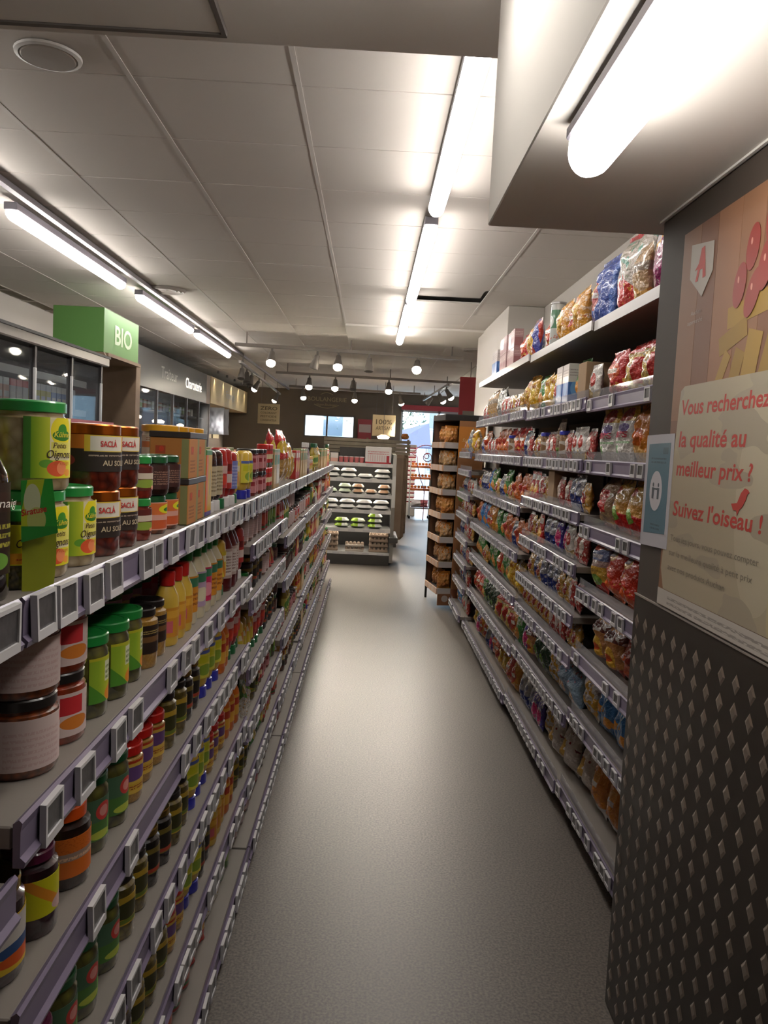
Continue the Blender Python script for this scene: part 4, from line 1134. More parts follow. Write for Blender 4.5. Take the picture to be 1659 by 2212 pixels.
# top
row('R0', 0, [('silverbag', 2), ('magenta', 1), ('tanbag', 1), ('multipack', 1)], far=True)
row('R1', 0, [('bluebag', 1), ('goldbag', 1), ('goldbag2', 1), ('goldbag', 1), (None, .02), ('crispstube', 1), ('redbag', 1), ('redblue', 1)], start=.06)
row('R2', 0, [('redblue', 1), ('goldbag', 1), ('redbag', 1), (None, .05), ('pinkbox', 4, 2), (None, .1), ('bluebox', 2)], start=.05)
# second
row('R0', 1, [('redbag', 1), ('clearnut', 1), ('redbag', 1), ('clearnut', 2), ('redbag', 2)], far=True)
_y = row('R1', 1, [('tinywhite', 1), ('cardbox', 1), ('greenbag', 1), ('bluebox', 2), ('tinywhite', 1), ('yellowbag', 2)], start=.02)
random_fill('R1', 1, ['tinyred', 'tinygold', 'tinyblue', 'tinywhite', 'pinkpurple', 'redpouch', 'skyblue', 'greenbag'], seed=40, runs=(1, 2), y_from=_y)
row('R2', 1, [('yellowbag', 1), ('goldbag', 1), ('tinygold', 4), ('tinyred', 3), ('silverbag', 2), ('tanbag', 3), ('tinyred', 2)], start=.03)
# third
row('R0', 2, [('brownbag', 1), ('brownbag', 1), ('orangebag', 3), ('chips', 2)], far=True)
_y = row('R1', 2, [('tinyred', 1), ('tinywhite', 2), ('tinyred', 1), ('bluelidpot', 1), ('brownbag', 1), (None, .02), ('tinyred', 2), ('bluelidpot', 1), ('tinygold', 2)], start=.04)
random_fill('R1', 2, ['tinyred', 'tinygold', 'tinyblue', 'tinywhite', 'pinkpurple', 'redpouch', 'skyblue', 'greenbag'], seed=40, runs=(1, 2), y_from=_y)
random_fill('R2', 2, ['tinyred', 'tinygold', 'tinyblue', 'bluelidpot', 'orgbag', 'redbag', 'pinkbox'], .02, 2, (1, 3))
# fourth
row('R0', 3, [('chipsred', 5), (None, .02), ('breadbag', 1)], far=True)
_y = row('R1', 3, [('breadbag', 1), ('tinygold', 1), ('whitebox', 1), ('tinyblue', 2), ('tinyred', 2), ('cardbox', 1), ('tinygold', 2)], start=.02)
random_fill('R1', 3, ['tinyred', 'tinygold', 'tinyblue', 'tinywhite', 'pinkpurple', 'redpouch', 'skyblue', 'greenbag'], seed=40, runs=(1, 2), y_from=_y)
random_fill('R2', 3, ['skyblue', 'orgbag', 'tinywhite', 'tinyblue', 'greenbag', 'cardbox', 'tinygold', 'redbag'], .02, 4, (1, 3))
# fifth
row('R0', 4, [('redorange', 5), ('bluechips', 1)], far=True)
_y = row('R1', 4, [('tinyred', 2), ('tinywhite', 1), ('whitebox', 1), ('pinkpurple', 2), ('whitebox', 2), ('tinyblue', 2), ('skyblue', 1)], start=.02)
random_fill('R1', 4, ['tinyred', 'tinygold', 'tinyblue', 'tinywhite', 'pinkpurple', 'redpouch', 'skyblue', 'greenbag'], seed=40, runs=(1, 2), y_from=_y)
random_fill('R2', 4, ['yellowbag', 'orgbag', 'skyblue', 'greenbag', 'goldbag2', 'tinyblue'], .02, 6, (1, 3))
# lower shelves
row('R0', 5, [('sackred', 4), ('sack', 3)], far=True)
_y = row('R1', 5, [('bluelight', 2), ('tinyred', 2), ('tinygold', 2), ('tinyblue', 3)], start=.05)
random_fill('R1', 5, ['tinyred', 'tinygold', 'tinyblue', 'tinywhite', 'pinkpurple', 'redpouch', 'skyblue', 'greenbag'], seed=40, runs=(1, 2), y_from=_y)
_y = row('R1', 6, [('tinygold', 2), ('tinywhite', 2), ('tinyred', 3), ('tinygold', 3)], start=.05)
random_fill('R1', 6, ['tinyred', 'tinygold', 'tinyblue', 'tinywhite', 'pinkpurple', 'redpouch', 'skyblue', 'greenbag'], seed=40, runs=(1, 2), y_from=_y)
random_fill('R2', 5, ['redbag', 'tinygold', 'pinkpurple', 'greenbag', 'orgbag', 'redblue', 'yellowbag'], .02, 8, (1, 3))
row('R0', 6, [('redpouch', 4), ('goldfish', 2), ('goldwhite', 1)], far=True)
_y = row('R1', 7, [('bluelight', 2), ('goldwhite', 1), ('dkgreenbag', 2), ('sack', 2), ('tinyred', 3)], start=.03)
random_fill('R1', 7, ['tinyred', 'tinygold', 'tinyblue', 'tinywhite', 'pinkpurple', 'redpouch', 'skyblue', 'greenbag'], seed=40, runs=(1, 2), y_from=_y)
random_fill('R2', 6, ['greenbag', 'redbag', 'goldbag2', 'dkgreenbag', 'tanbag', 'clearnut', 'orgbag'], .02, 9, (1, 3))
row('R0', 7, [('orangewhite', 4), ('biscuit', 1)], far=True)
_y = row('R1', 8, [('biscuit', 2), ('goldwhite', 1), ('pinkpurple', 2), ('tinyblue', 3)], start=.04)
random_fill('R1', 8, ['tinyred', 'tinygold', 'tinyblue', 'tinywhite', 'pinkpurple', 'redpouch', 'skyblue', 'greenbag'], seed=40, runs=(1, 2), y_from=_y)
random_fill('R2', 7, ['pinkpurple', 'tinyblue', 'orgbag', 'greenbag', 'redbag', 'goldbag2', 'yellowbag'], .02, 12, (1, 3))
for lv in range(8):
    random_fill('R3', lv, ['tinywhite', 'tinyblue', 'skyblue', 'tinygold', 'tinyred', 'greenbag', 'silverbag', 'yellowbag'], .02, 20 + lv, (1, 2))

def name_all():
    for (b, lv, key), lst in REG.items():
        k = K[key]
        n = len(lst)
        # count positions separately for upper and lower ones
        by = {}
        for t, up in lst:
            by.setdefault(up, []).append(t)
        for up, ts in by.items():
            ts.sort(key=lambda o: (round(o.location.y, 2), abs(o.location.x)))
            m = len(ts)
            for i, t in enumerate(ts):
                where = f"{BAYNAME[b]}'s {shelf_name(b, lv)} shelf"
                if m == 1:
                    lab = f"{up}{k.desc} on {where}"
                else:
                    pos = 'nearest' if i == 0 else 'farthest' if i == m - 1 else ORD[i + 1] if i + 1 < len(ORD) else str(i + 1)
                    lab = f"{k.desc}, {up}{pos} of {NUM[m] if m < len(NUM) else m} on {where}"
                t['label'] = lab
                t['group'] = f"{k.cat}s on {where}"

# second row of bags standing behind the front ones
def back_fill():
    for b, lvs in (('R0', range(1, 8)),):
        for lv in lvs:
            random_fill(b, lv, ['redbag', 'tinygold', 'orgbag', 'sackred', 'tinyred'] if lv > 2 else ['clearnut', 'redbag', 'tinygold'], .03, 60 + lv, (2, 4), back=.17)
back_fill()

# ================================================================== POSTER, NOTICE, SHELF TALKER
po = thing('poster', 'large advertising poster in French on the dark pillar', 'poster', (.7265, 1.925, 0), FACE_L)
def P_(nm, me, z=0.0, par=None, loc=(0, 0)):
    return ob(nm, me, par or po, (loc[0], loc[1], z))
wood_pr = PM('poster_wood_print', '8a6247', [('blob', 3, .5, 0, 1, '7a523a'), ('ugrad', .3, 1, '6d4c3a')], .45, .15)
def wood_stripes(m):
    n, l = m.node_tree.nodes, m.node_tree.links
    b = n['Principled BSDF']
    return m
PW = 1.05
P_('poster_sheet', poly('poster_sheet', [(0, 1.155), (PW, 1.155), (PW, 2.04), (0, 2.04)], wood_pr, .002))
plank = [M('poster_plank_a', '8d6549', .5), M('poster_plank_b', '7d563f', .5), M('poster_plank_c', '94694c', .5)]
for i, (a, b) in enumerate([(0.0, .10), (.102, .19), (.192, .30), (.302, .40), (.402, .52)]):
    P_('printed_plank', poly('printed_plank', [(a, 1.60), (b, 1.60), (b, 2.04), (a, 2.04)], plank[i % 3], .0004), .002)
cream = PM('poster_cream', 'a99c84', [('ell', .45, .5, .1, .45, 'b3a890'), ('ell', .62, .1, .12, .3, 'b5a886'), ('blob', 4, .55, 0, 1, 'a09480')], .45, .15)
P_('cream_panel', poly('cream_panel', [(.035, 1.197), (PW, 1.197), (PW, 1.678), (.075, 1.678), (.055, 1.668), (.052, 1.65), (.012, 1.245)], cream, .0005), .0036)
P_('white_strip', poly('white_strip', [(0.004, 1.157), (PW, 1.157), (PW, 1.196), (.004, 1.196)], PM('strip_print', 'b7afa6', [('lines', .06, .2, .8, .85, 2, '8d857d')], .5, .1), .0005), .0042)
# shield with the red letter
P_('shield', poly('shield', [(.052, 2.003), (.175, 1.984), (.178, 1.92), (.155, 1.899), (.128, 1.873), (.10, 1.893), (.054, 1.925)], M('shield_white', 'b0a79c', .5), .0006), .0031)
red_p = M('poster_red', 'b5392f', .5)
P_('letter_mark', poly('letter_mark', [(.088, 1.912), (.112, 1.982), (.128, 1.984), (.142, 1.915), (.127, 1.914), (.124, 1.935), (.108, 1.936), (.100, 1.912)], red_p, .0005), .0038)
P_('letter_tail', poly('letter_tail', [(.082, 1.938), (.10, 1.950), (.13, 1.948), (.10, 1.940)], red_p, .0005), .0039)
P_('small_line', text('pl1', 'Auchan', .075, .128, 1.838, .010, M('poster_pale', 'a8988a', .5)), .0032)
P_('small_line', text('pl2', 'supermarché', .060, .140, 1.818, .010, M('poster_pale', 'a8988a', .5)), .0032)
# tomatoes, pasta sticks and cheese printed at the right
tom = M('poster_tomato', '8c2c22', .4); tomh = M('poster_tomato_shine', 'c98a7a', .4)
for i, (x, y, rx, ry, a) in enumerate([(.36, 1.925, .026, .045, -.2), (.315, 1.86, .026, .045, -.25), (.375, 1.835, .026, .05, -.5), (.42, 1.88, .028, .05, -.3), (.44, 1.95, .03, .05, .1)]):
    pts = [(x + px * math.cos(a) - py * math.sin(a), y + px * math.sin(a) + py * math.cos(a)) for px, py in ell_pts(0, 0, rx, ry)]
    q = P_('printed_tomato', poly('printed_tomato', pts, tom, .0003), .0034 + i * .0004)
    ob('shine', poly('shine', ell_pts(x - .006, y + .012, .004, .007, 10), tomh, .0001), q, (0, 0, .0003))
stick = M('poster_pasta', '957534', .5)
for i, (x0, y0, x1, y1, w) in enumerate([(.27, 1.80, .46, 1.815, .022), (.24, 1.745, .36, 1.775, .02), (.20, 1.60, .285, 1.73, .016), (.29, 1.60, .34, 1.73, .022), (.36, 1.60, .40, 1.76, .03), (.43, 1.62, .5, 1.8, .03)]):
    dx, dy = x1 - x0, y1 - y0; L = math.hypot(dx, dy); nx, ny = -dy / L * w, dx / L * w
    P_('printed_pasta', poly('printed_pasta', [(x0 - nx, max(y0 - ny, 1.6)), (x1 - nx, y1 - ny), (x1 + nx, y1 + ny), (x0 + nx, y0 + ny)], stick if i % 2 else M('poster_pasta_b', 'a07f3a', .5), .0002), .0026 + i * .0001)
for s, x0, x1, yb, cap in [('Vous recherchez', .067, .482, 1.612, .034), ('la qualité au', .066, .40, 1.538, .036), ('meilleur prix ?', .064, .437, 1.472, .034), ("Suivez l'oiseau !", .061, .49, 1.378, .034)]:
    P_('red_headline', text('headline', s, x0, x1, yb, cap, red_p, .019, .08), .0044)
P_('bird', poly('bird', [(.360, 1.425), (.385, 1.428), (.398, 1.448), (.412, 1.458), (.424, 1.456), (.432, 1.450), (.424, 1.447), (.420, 1.436), (.408, 1.422), (.396, 1.415), (.388, 1.403), (.384, 1.413), (.370, 1.413)], red_p, .0005), .0046)
grey_p = M('poster_grey', '7d7466', .5)
for s, x0, x1, yb in [('Tous les jours, vous pouvez compter', .06, .49, 1.318), ('sur la meilleure qualité à petit prix', .058, .47, 1.283), ('avec nos produits Auchan', .056, .36, 1.248)]:
    P_('small_text', text('small', s, x0, x1, yb, .014, grey_p), .0047)

no = thing('notice', 'white-edged blue distancing notice taped over the poster edge', 'notice', (.7225, 2.072, 0), FACE_L)
ob('sheet', poly('sheet', [(.0, 1.284), (.186, 1.292), (.186, 1.57), (0.0, 1.568)], M('notice_paper', 'b5b2b8', .5), .0008), no)
ob('blue_field', poly('blue_field', [(.02, 1.318), (.166, 1.326), (.166, 1.548), (.02, 1.545)], PM('notice_blue', '4d7080', [('lines', .15, .78, .85, .86, 2, '35505e'), ('lines', .3, .06, .75, .14, 2, '35505e'), ('rect', .68, .88, .92, .95, '3f5c6a')], .5, .1), .0004), no, (0, 0, .0008))
ob('white_disc', poly('white_disc', ell_pts(.088, 1.428, .042, .05), M('notice_white', 'c2bfc4', .5), .0003), no, (0, 0, .0013))
ik = M('notice_icon', '4a5058', .5)
for dx in (-.018, .018):
    p = ob('figure', poly('figure', [(.088 + dx - .006, 1.408), (.088 + dx + .006, 1.408), (.088 + dx + .007, 1.436), (.088 + dx - .007, 1.436)], ik, .0003), no, (0, 0, .0017))
    ob('figure_head', poly('figure_head', ell_pts(.088 + dx, 1.443, .004, .0055, 10), ik, .0003), p)
ob('arrow', poly('arrow', [(.078, 1.431), (.098, 1.431), (.098, 1.435), (.078, 1.435)], ik, .0003), no, (0, 0, .0017))

# yellow-green shelf talker with a hanging promo tag on the left top shelf
st = thing('shelf_talker', 'yellow-green promo strip with green tag, clipped before pickled onions', 'sign', (-.400, .975, 1.300), (0, 0, 0))
st.scale = (.62, .62, .85)
V, Fc = [], []
for i in range(9):
    z = -.01 + .15 * i / 8
    bow = .014 * math.sin(PI * i / 8)
    V += [(-.028, bow * .5, z), (.026 + bow * .6, bow * .5, z), (-.028, bow * .5 + .0012, z), (.026 + bow * .6, bow * .5 + .0012, z)]
for i in range(8):
    a = i * 4
    Fc += [(a, a + 1, a + 5, a + 4), (a + 3, a + 2, a + 6, a + 7), (a + 1, a + 3, a + 7, a + 5), (a + 2, a, a + 4, a + 6)]
Fc += [(0, 2, 3, 1), (32, 33, 35, 34)]
tk_rot = (0, 0, .42)
ob('strip', mesh('talker_strip', V, Fc, M('talker_green', 'a3aa2c', .45, coat=.2)), st, (0, 0, 0), tk_rot)
tg = ob('tag', poly('talker_tag', [(-.026, .078), (.04, .092), (.028, .17), (-.028, .166)], PM('talker_print', '2f9a34', [('diag', -.3, .1, .22, 'b5c42a'), ('ell', .3, .65, .22, .26, 'c9cfa4'), ('ell', .42, .35, .25, .2, 'b5bf6a'), ('rect', 0, 0, 1, .25, '2a8a34')], .35, .3), .0015), st, (.0, -.010, 0), (PI / 2, 0, .42))
ob('lettering', text('tl', 'Siratuse', -.018, .028, .128, .009, ink_r, .02, .1), tg, (.012, -.008, .0017), (0, 0, .16))

# ================================================================== CHILLER AT THE END OF THE AISLE
ch = thing('chiller', 'open upright chiller with trays and egg boxes, end of aisle', 'chiller', (-.02, 10.15, 0))
m_chd = M('chiller_dark', '3c3a37', .5); m_chw = M('chiller_white', 'c9c7c2', .4); m_chs = M('chiller_side', '8d8a84', .35, metal=.4)
CW0, CW1 = -.9, .33
ob('base', boxes('chiller_base', [(CW0, CW1, .02, .8, .0, .13)], m_chd, .004), ch)
ob('back', boxes('chiller_back', [(CW0, CW1, .74, .8, .13, 1.43)], m_chd), ch)
pts = [(.0, .04), (.0, .24), (.06, .27), (.05, .75), (.16, 1.15), (.2, 1.42), (.8, 1.44), (.8, .02)]
def side_panel(x):
    n = len(pts)
    V = [(x, a, b) for a, b in pts] + [(x + .045, a, b) for a, b in pts]
    Fc = [tuple(range(n))[::-1], tuple(range(n, 2 * n))] + [(i, (i + 1) % n, n + (i + 1) % n, n + i) for i in range(n)]
    return mesh('chiller_side', V, Fc, m_chs, smooth=False)
ob('side_panel', side_panel(CW1), ch)
ob('side_panel', side_panel(CW0 - .045), ch)
ob('bumper', boxes('bumper', [(CW1 - .01, CW1 + .1, -.03, .8, .30, .37)], m_chd, .006), ch)
CHL = [(.16, .04), (.46, .06), (.70, .09), (.90, .12), (1.10, .16), (1.30, .19)]
for z, dy in CHL:
    s_ = ob('shelf', boxes('chiller_shelf', [(CW0, CW1, dy, .74, -.02, 0)], m_chw), ch, (0, 0, z))
    ob('price_rail', boxes('chiller_rail', [(CW0, CW1, dy - .014, dy, -.042, .004)], M('chiller_rail', 'd2d0cc', .4)), s_)
    for i in range(4):
        x = CW0 + .5 + i * .19
        ob('price_tag', boxes('ch_tag', [(x, x + .09, dy - .016, dy - .013, -.034, -.006)], m_tagw), s_)
chl_lamp = M('chiller_led', 'fff6e8', .4, emit=9.0)
for z, dy in CHL[1:] + [(1.52, .3)]:
    if z < 1.5:
        ob('led_strip', boxes('led_strip', [(CW0 + .02, CW1 - .02, dy + .03, dy + .05, z - .03, z - .021)], chl_lamp), ch)
def tray_me(key, base, top, wx=.15, h=.064):
    a = lathe(key + 'a', [(0, 0), (.5, 0), (.9, h * .3), (1, h * .42)], M('tray_black', '3d3b36', .4), 18, wx / 2, .075)
    b = lathe(key + 'b', [(1, h * .42), (.97, h * .6), (.7, h), (0, h)], top, 18, wx / 2, .075)
    return join_meshes(key, [(a, None), (b, None)])
t_white = tray_me('tray_white', None, M('film_white', 'e2e0da', .25, coat=.5), .21)
t_sand = tray_me('tray_sand', None, PM('film_sand', 'd9d0c4', [('ell', .5, .5, .12, 2, 'c79a72')], .25, .5), .165)
t_green = tray_me('tray_green', None, PM('film_green', 'cfd0c4', [('rect', .2, 0, .5, 1.1, '9ac02a')], .25, .5), .19)
t_mint = tray_me('tray_mint', None, M('film_mint', 'cfdcc0', .25, coat=.5), .165)
nT = {}
def tray(me, what, x, z, dy, row_, q):
    k = (row_, what)
    nT.setdefault(k, []).append(thing('food_tray', '', 'tray', (x - .02, 10.15 + dy, z), (0, 0, rnd.uniform(-.06, .06)), 'food trays in the chiller', me))
def fill_tr(row_, z, dy, me, what, xs, stack=1):
    for x in xs:
        for q in range(stack):
            tray(me, what, x, z + .001 + q * .065, dy, row_, q)
xs4 = [-.42, -.24, -.06, .12]
fill_tr('fifth', 1.10, .23, t_white, 'white', [-.46, -.24, -.02, .20], 1); fill_tr('fifth', 1.165, .23, t_white, 'white', [-.46, -.24, .20], 1)
fill_tr('fourth', .90, .20, t_mint, 'mint', [-.46, -.28]); fill_tr('fourth', .965, .20, t_mint, 'mint', [-.28])
fill_tr('fourth', .90, .20, t_sand, 'sandy', [-.11, .06, .23]); fill_tr('fourth', .965, .20, t_sand, 'sandy', [-.11, .23])
fill_tr('third', .70, .17, t_white, 'white', [-.46, -.24, -.02, .20], 2)
fill_tr('second', .46, .14, t_green, 'green', [-.30, -.09, .13], 2); fill_tr('second', .59, .14, t_green, 'green', [.13])
for (row_, what), ts in nT.items():
    ts.sort(key=lambda o: (o.location.z, o.location.x))
    for i, o in enumerate(ts):
        o['label'] = f"{what} food tray, {ORD[i + 1]} of {NUM[len(ts)]} counted from lower left, chiller's {row_} shelf up"
egg = boxes('egg_box_body', [(-.125, .125, -.06, .06, 0, .035)], M('egg_card', '8d7a68', .85), .008)
eggl = lathe('egg_bump', [(.024, 0), (.02, .022), (.012, .03), (0, .031)], M('egg_card', '8d7a68'), 8)
egg_me = join_meshes('egg_box', [(egg, None)] + [(eggl, Matrix.Translation((-.1 + .05 * i, -.03 + .06 * j, .033))) for i in range(5) for j in range(2)])
n = 0
for x in (-.46, .19):
    for q in range(4):
        thing('egg_box', f"brown egg box, {ORD[q + 1]} from the bottom of the {'left' if x < 0 else 'right'} stack in the chiller", 'egg box', (x - .02, 10.28, .161 + q * .065), (0, 0, rnd.uniform(-.03, .03)), 'egg boxes in the chiller', egg_me)
eggo = join_meshes('egg_tray_pale', [(boxes('et', [(-.12, .12, -.06, .06, 0, .03)], M('egg_pale', 'b5aa9c', .8), .006), None)] + [(eggl, Matrix.Translation((-.1 + .05 * i, -.03 + .06 * j, .028))) for i in range(5) for j in range(2)])
for q in range(2):
    thing('egg_box', f"pale open egg tray, {'lower' if q == 0 else 'upper'} one in the middle of the chiller floor", 'egg box', (-.14, 10.27, .161 + q * .062), (0, 0, 0), 'egg boxes in the chiller', eggo)
# things on the chiller's top shelf
cr = PM('egg_crate_print', 'd2cfcc', [('rect', .0, .0, 1, .1, 'b03038'), ('bars', .1, .15, .9, .5, 9, 'c9b0b0'), ('lines', .1, .55, .9, .8, 2, 'c08080'), ('rect', .82, .1, .92, .5, 'a82a34')], .5, .1)
thing('milk_crate', 'white and red printed carton crate on the chiller', 'crate', (.115, 10.50, 1.301), me=boxes('milk_crate', [(-.17, .17, -.12, .12, 0, .22)], cr, .006))
for i in range(5):
    thing('cream_tub', f"white cream tub, {ORD[i + 1]} from left on the chiller's upper shelf", 'tub', (-.37 + i * .068, 10.42, 1.301), group='cream tubs on the chiller', me=lathe('cream_tub', [(0, 0), (.026, 0), (.031, .07), (.033, .072), (.033, .08), (0, .082)], [M('tub_white', 'd6d2cf', .4), M('tub_red', 'c06a6a', .4)], 12, bands=[0, 1, 0, 0, 0]))
for i in range(2):
    thing('cream_carton', f"pale carton, {'left' if i == 0 else 'right'} of two at the left end of the chiller top", 'box', (-.56 + i * .105, 10.42, 1.301), group='cartons on the chiller', me=boxes('cream_carton', [(-.048, .048, -.04, .04, 0, .12)], PM('cream_print', 'd2cdc6', [('rect', 0, .05, 1, .45, 'd0a090')], .4, .2), .003))
# grey scale box behind them
thing('dark_divider', 'dark divider panel behind the cream tubs', 'panel', (-.2, 10.75, 1.301), me=boxes('dark_divider', [(-.2, .2, -.02, .02, 0, .2)], m_chd, .004))

# ================================================================== BREAD RACK AT THE RIGHT
A = .15
br = thing('bread_rack', 'tall black bread rack with printed cardboard panel, end of right aisle', 'rack', (.715, 7.60, 0), (0, 0, .15))
m_rk = M('rack_black', '262322', .5)
for (x, y) in [(0, .50), (.52, .50), (.52, .02)]:
    ob('post', boxes('rack_post', [(x - .008, x + .012, y - .01, y + .012, 0, 1.84)], m_rk, .002), br)
ob('header', boxes('rack_header', [(-.01, .53, -.0, .5, 1.80, 1.86)], m_rk, .004), br)
ob('back_board', boxes('rack_back', [(.0, .52, .49, .5, .1, 1.82)], M('rack_brown', '6a4a34', .6)), br)
RL = [.17, .43, .67, .90, 1.13, 1.36, 1.58]
m_card = PM('rack_card', '96663f', [('rect', 0, .80, 1, .97, 'c07a2c'), ('wave', .80, .012, 20, '96663f'), ('ell', .5, .70, .2, .03, 'c8722a'), ('ell', .3, .60, .25, .04, '6a8a3a'), ('blob', 5, .6, .3, .45, 'b0583a'), ('ell', .5, .25, .3, .03, 'b58a5c'), ('rect', 0, 0, 1, .08, '7f4a30')], .6, .05)
for i, z in enumerate(RL):
    s_ = ob('shelf', boxes('rack_shelf', [(0, .52, .01, .5, -.015, 0)], m_rk), br, (0, 0, z))
    ob('front_lip', boxes('front_lip', [(0, .30, -.006, .01, -.045, .012)], M('rack_lip', 'b5aeaa', .4)), s_)
    ob('side_lip', boxes('side_lip', [(-.014, 0, -.004, .5, -.045, .012)], PM('rack_side_lip', 'c0803a', [('bars', 0, .0, 1, 1.1, 10, 'd0ccc8')], .5, .1)), s_)
ob('printed_panel', boxes('printed_panel', [(.125, .37, -.03, -.018, .04, 1.80)], m_card, .001), br)
ob('lettering', text('rk', 'Saveurs', .155, .31, 1.605, .03, M('rack_cream', 'd0b080', .5), 0, .3), br, (0, -.0315, 0), R90)
ob('foot_box', boxes('foot_box', [(.0, .125, -.02, -.005, .02, .13)], M('rack_foot', '8a5c3c', .6)), br)
ob('foot_disc', poly('foot_disc', ell_pts(.07, .085, .032, .032), M('rack_disc', 'b0a59c', .6), .001), br, (0, -.0205, 0), R90)
rk_m = br.matrix_basis.copy()
br_list = []
for i, z in enumerate(RL):
    for (x, y) in [(.075, .07), (.215, .07), (.355, .07), (.075, .21), (.075, .35)]:
        key = 'breadslice' if (i in (6, 3, 0) or rnd.random() < .4) else 'breadclear'
        p = rk_m @ Vector((x, y, z + .001))
        t = put(key, p.x, p.y, p.z, A + (0 if y < .1 else -1.2) + rnd.uniform(-.12, .12), -.04, False)
        br_list.append((i, t))
for i in range(7):
    ts = [t for k, t in br_list if k == i]
    ts.sort(key=lambda o: (o.location.y * .7 + o.location.x))
    for j, t in enumerate(ts):
        t['label'] = f"{K['breadslice'].desc if t.data == K['breadslice'].one() else K['breadclear'].desc}, {ORD[j + 1]} from left on bread rack's {ORD[i + 1]} shelf up"
        t['group'] = 'bread on the rack'
# red hanging panel and grey notice behind the far end
hp = thing('hanging_banner', 'red hanging promotional panel above the right shelf end', 'sign', (1.29, 11.9, 0))
ob('red_board', boxes('red_board', [(0, .32, 0, .03, 2.05, 2.62)], M('panel_red', 'b03a40', .5), .003), hp)
ob('grey_board', boxes('grey_board', [(.06, .32, -.02, -.001, 2.02, 2.12)], M('panel_grey', '8d857c', .5), .003), hp)
ob('hanger', boxes('hp_hanger', [(.15, .16, .01, .02, 2.62, 2.84)], m_grey), hp)

# ================================================================== LEFT BACKGROUND
m_wood = M('wood_panel', '8a7560', .6, var=(6, '7d6853', .2))
cab = thing('glass_door_fridge', 'glass-door fridge with white shelf edges behind the jars', 'fridge', (-2.4, 4.3, 0))
CL = 2.84
ob('body', boxes('fridge_body', [(-.75, -.7, 0, CL, 0, 2.12), (-.7, 0, 0, .04, 0, 2.12), (-.7, 0, CL - .04, CL, 0, 2.12), (-.7, 0, 0, CL, 0, .15)], M('fridge_dark', '38353a', .5)), cab)
ob('canopy', boxes('canopy', [(-.75, .06, -.05, CL + .05, 2.10, 2.18)], M('canopy', '6f6a68', .3, metal=.3), .01), cab)
ob('canopy_edge', boxes('canopy_edge', [(.055, .07, -.05, CL + .05, 2.17, 2.19)], m_black), cab)
for z in (.5, .95, 1.35, 1.70, 1.95):
    s_ = ob('shelf', boxes('fridge_shelf', [(-.68, -.12, .05, CL - .05, -.015, 0)], m_chw), cab, (0, 0, z))
    ob('price_rail', boxes('fridge_rail', [(-.12, -.105, .05, CL - .05, -.05, .004)], M('fridge_rail', 'c9c7c4', .4)), s_)
for k in range(5):
    y = .02 + k * (CL - .07) / 4
    ob('door_post', boxes('door_post', [(-.02, .02, y, y + .035, .1, 2.1)], M('door_post', '4d494a', .4)), cab)
for k in range(4):
    y = .06 + k * (CL - .07) / 4
    d_ = ob('glass_door', boxes('glass_door', [(-.004, .004, y, y + (CL - .07) / 4 - .02, .14, 2.08)], glass_mat('fridge_glass', 'e8ecee', .1, .03)), cab)
    ob('handle', boxes('door_handle', [(.012, .03, y + .64, y + .665, 1.3, 1.95)], M('handle_white', 'c9c9c9', .3), .003), d_)
fr_items = [('yellow dairy carton', 'c9c24a'), ('blue and white dairy carton', '7a8fc0'), ('white dairy carton', 'd0d0cf'), ('pink dairy carton', 'c99a8a'), ('red-capped white carton', 'c9c4c4')]
m_fr = [PM('fr%d' % i, c, [('rect', 0, .7, 1, 1, 'd2d2d0' if i != 4 else 'c83a3a'), ('rect', .1, .2, .9, .45, 'c9c9c4')], .4, .2) for i, (_, c) in enumerate(fr_items)]
for zi, (z, zn) in enumerate([(1.70, 'third'), (1.35, 'middle')]):
    cnt = {}
    y = .1
    rr = random.Random(zi)
    while y < CL - .2:
        i = (int(y / .35)) % 5 if rr.random() > .15 else rr.randint(0, 4)
        cnt[i] = cnt.get(i, 0) + 1
        thing('dairy_carton', f"{fr_items[i][0]}, {ORD[min(cnt[i], 20)]} from the near end on fridge's {'upper' if zi == 0 else 'middle'} shelf", 'carton', (-2.4 - .2, 4.3 + y, z + .001), (0, 0, PI / 2), 'cartons in the fridge', boxes('dairy', [(-.045, .045, -.045, .045, 0, .17)], m_fr[i], .004))
        y += .105
bio = thing('bio_sign', 'green box sign reading BIO over the fridge', 'sign', (-2.4, 7.2, 0))
m_bio = M('bio_green', '5a8a44', .5)
ob('sign_box', boxes('bio_box', [(-.45, 0, 0, 1.05, 2.235, 2.625)], m_bio, .004), bio)
ob('lettering', text('bio', 'BIO', .30, .82, 2.345, .17, M('bio_white', 'b9c9ab', .5), .02), bio, (.0025, 0, 0), FACE_R)
pts = [(0.0, 2.235), (-.45, 2.235), (-.45, 2.17), (-.02, 2.13), (.04, 2.13), (.035, 2.17), (.015, 2.21)]
n = len(pts)
ob('bracket', mesh('bio_bracket', [(a, .0, b) for a, b in pts] + [(a, .04, b) for a, b in pts], [tuple(range(n)), tuple(range(2 * n - 1, n - 1, -1))] + [(i, n + i, n + (i + 1) % n, (i + 1) % n) for i in range(n)], m_wood, smooth=False), bio)
ob('base_board', boxes('bio_base', [(-.45, .03, .04, 1.05, 2.205, 2.235)], m_wood), bio)
thing('wooden_post', 'brown wooden post panel under the green sign', 'post', (-2.72, 8.30, 0), me=boxes('wooden_post', [(-.3, .3, -.03, .12, 0, 2.24)], m_wood, .004))
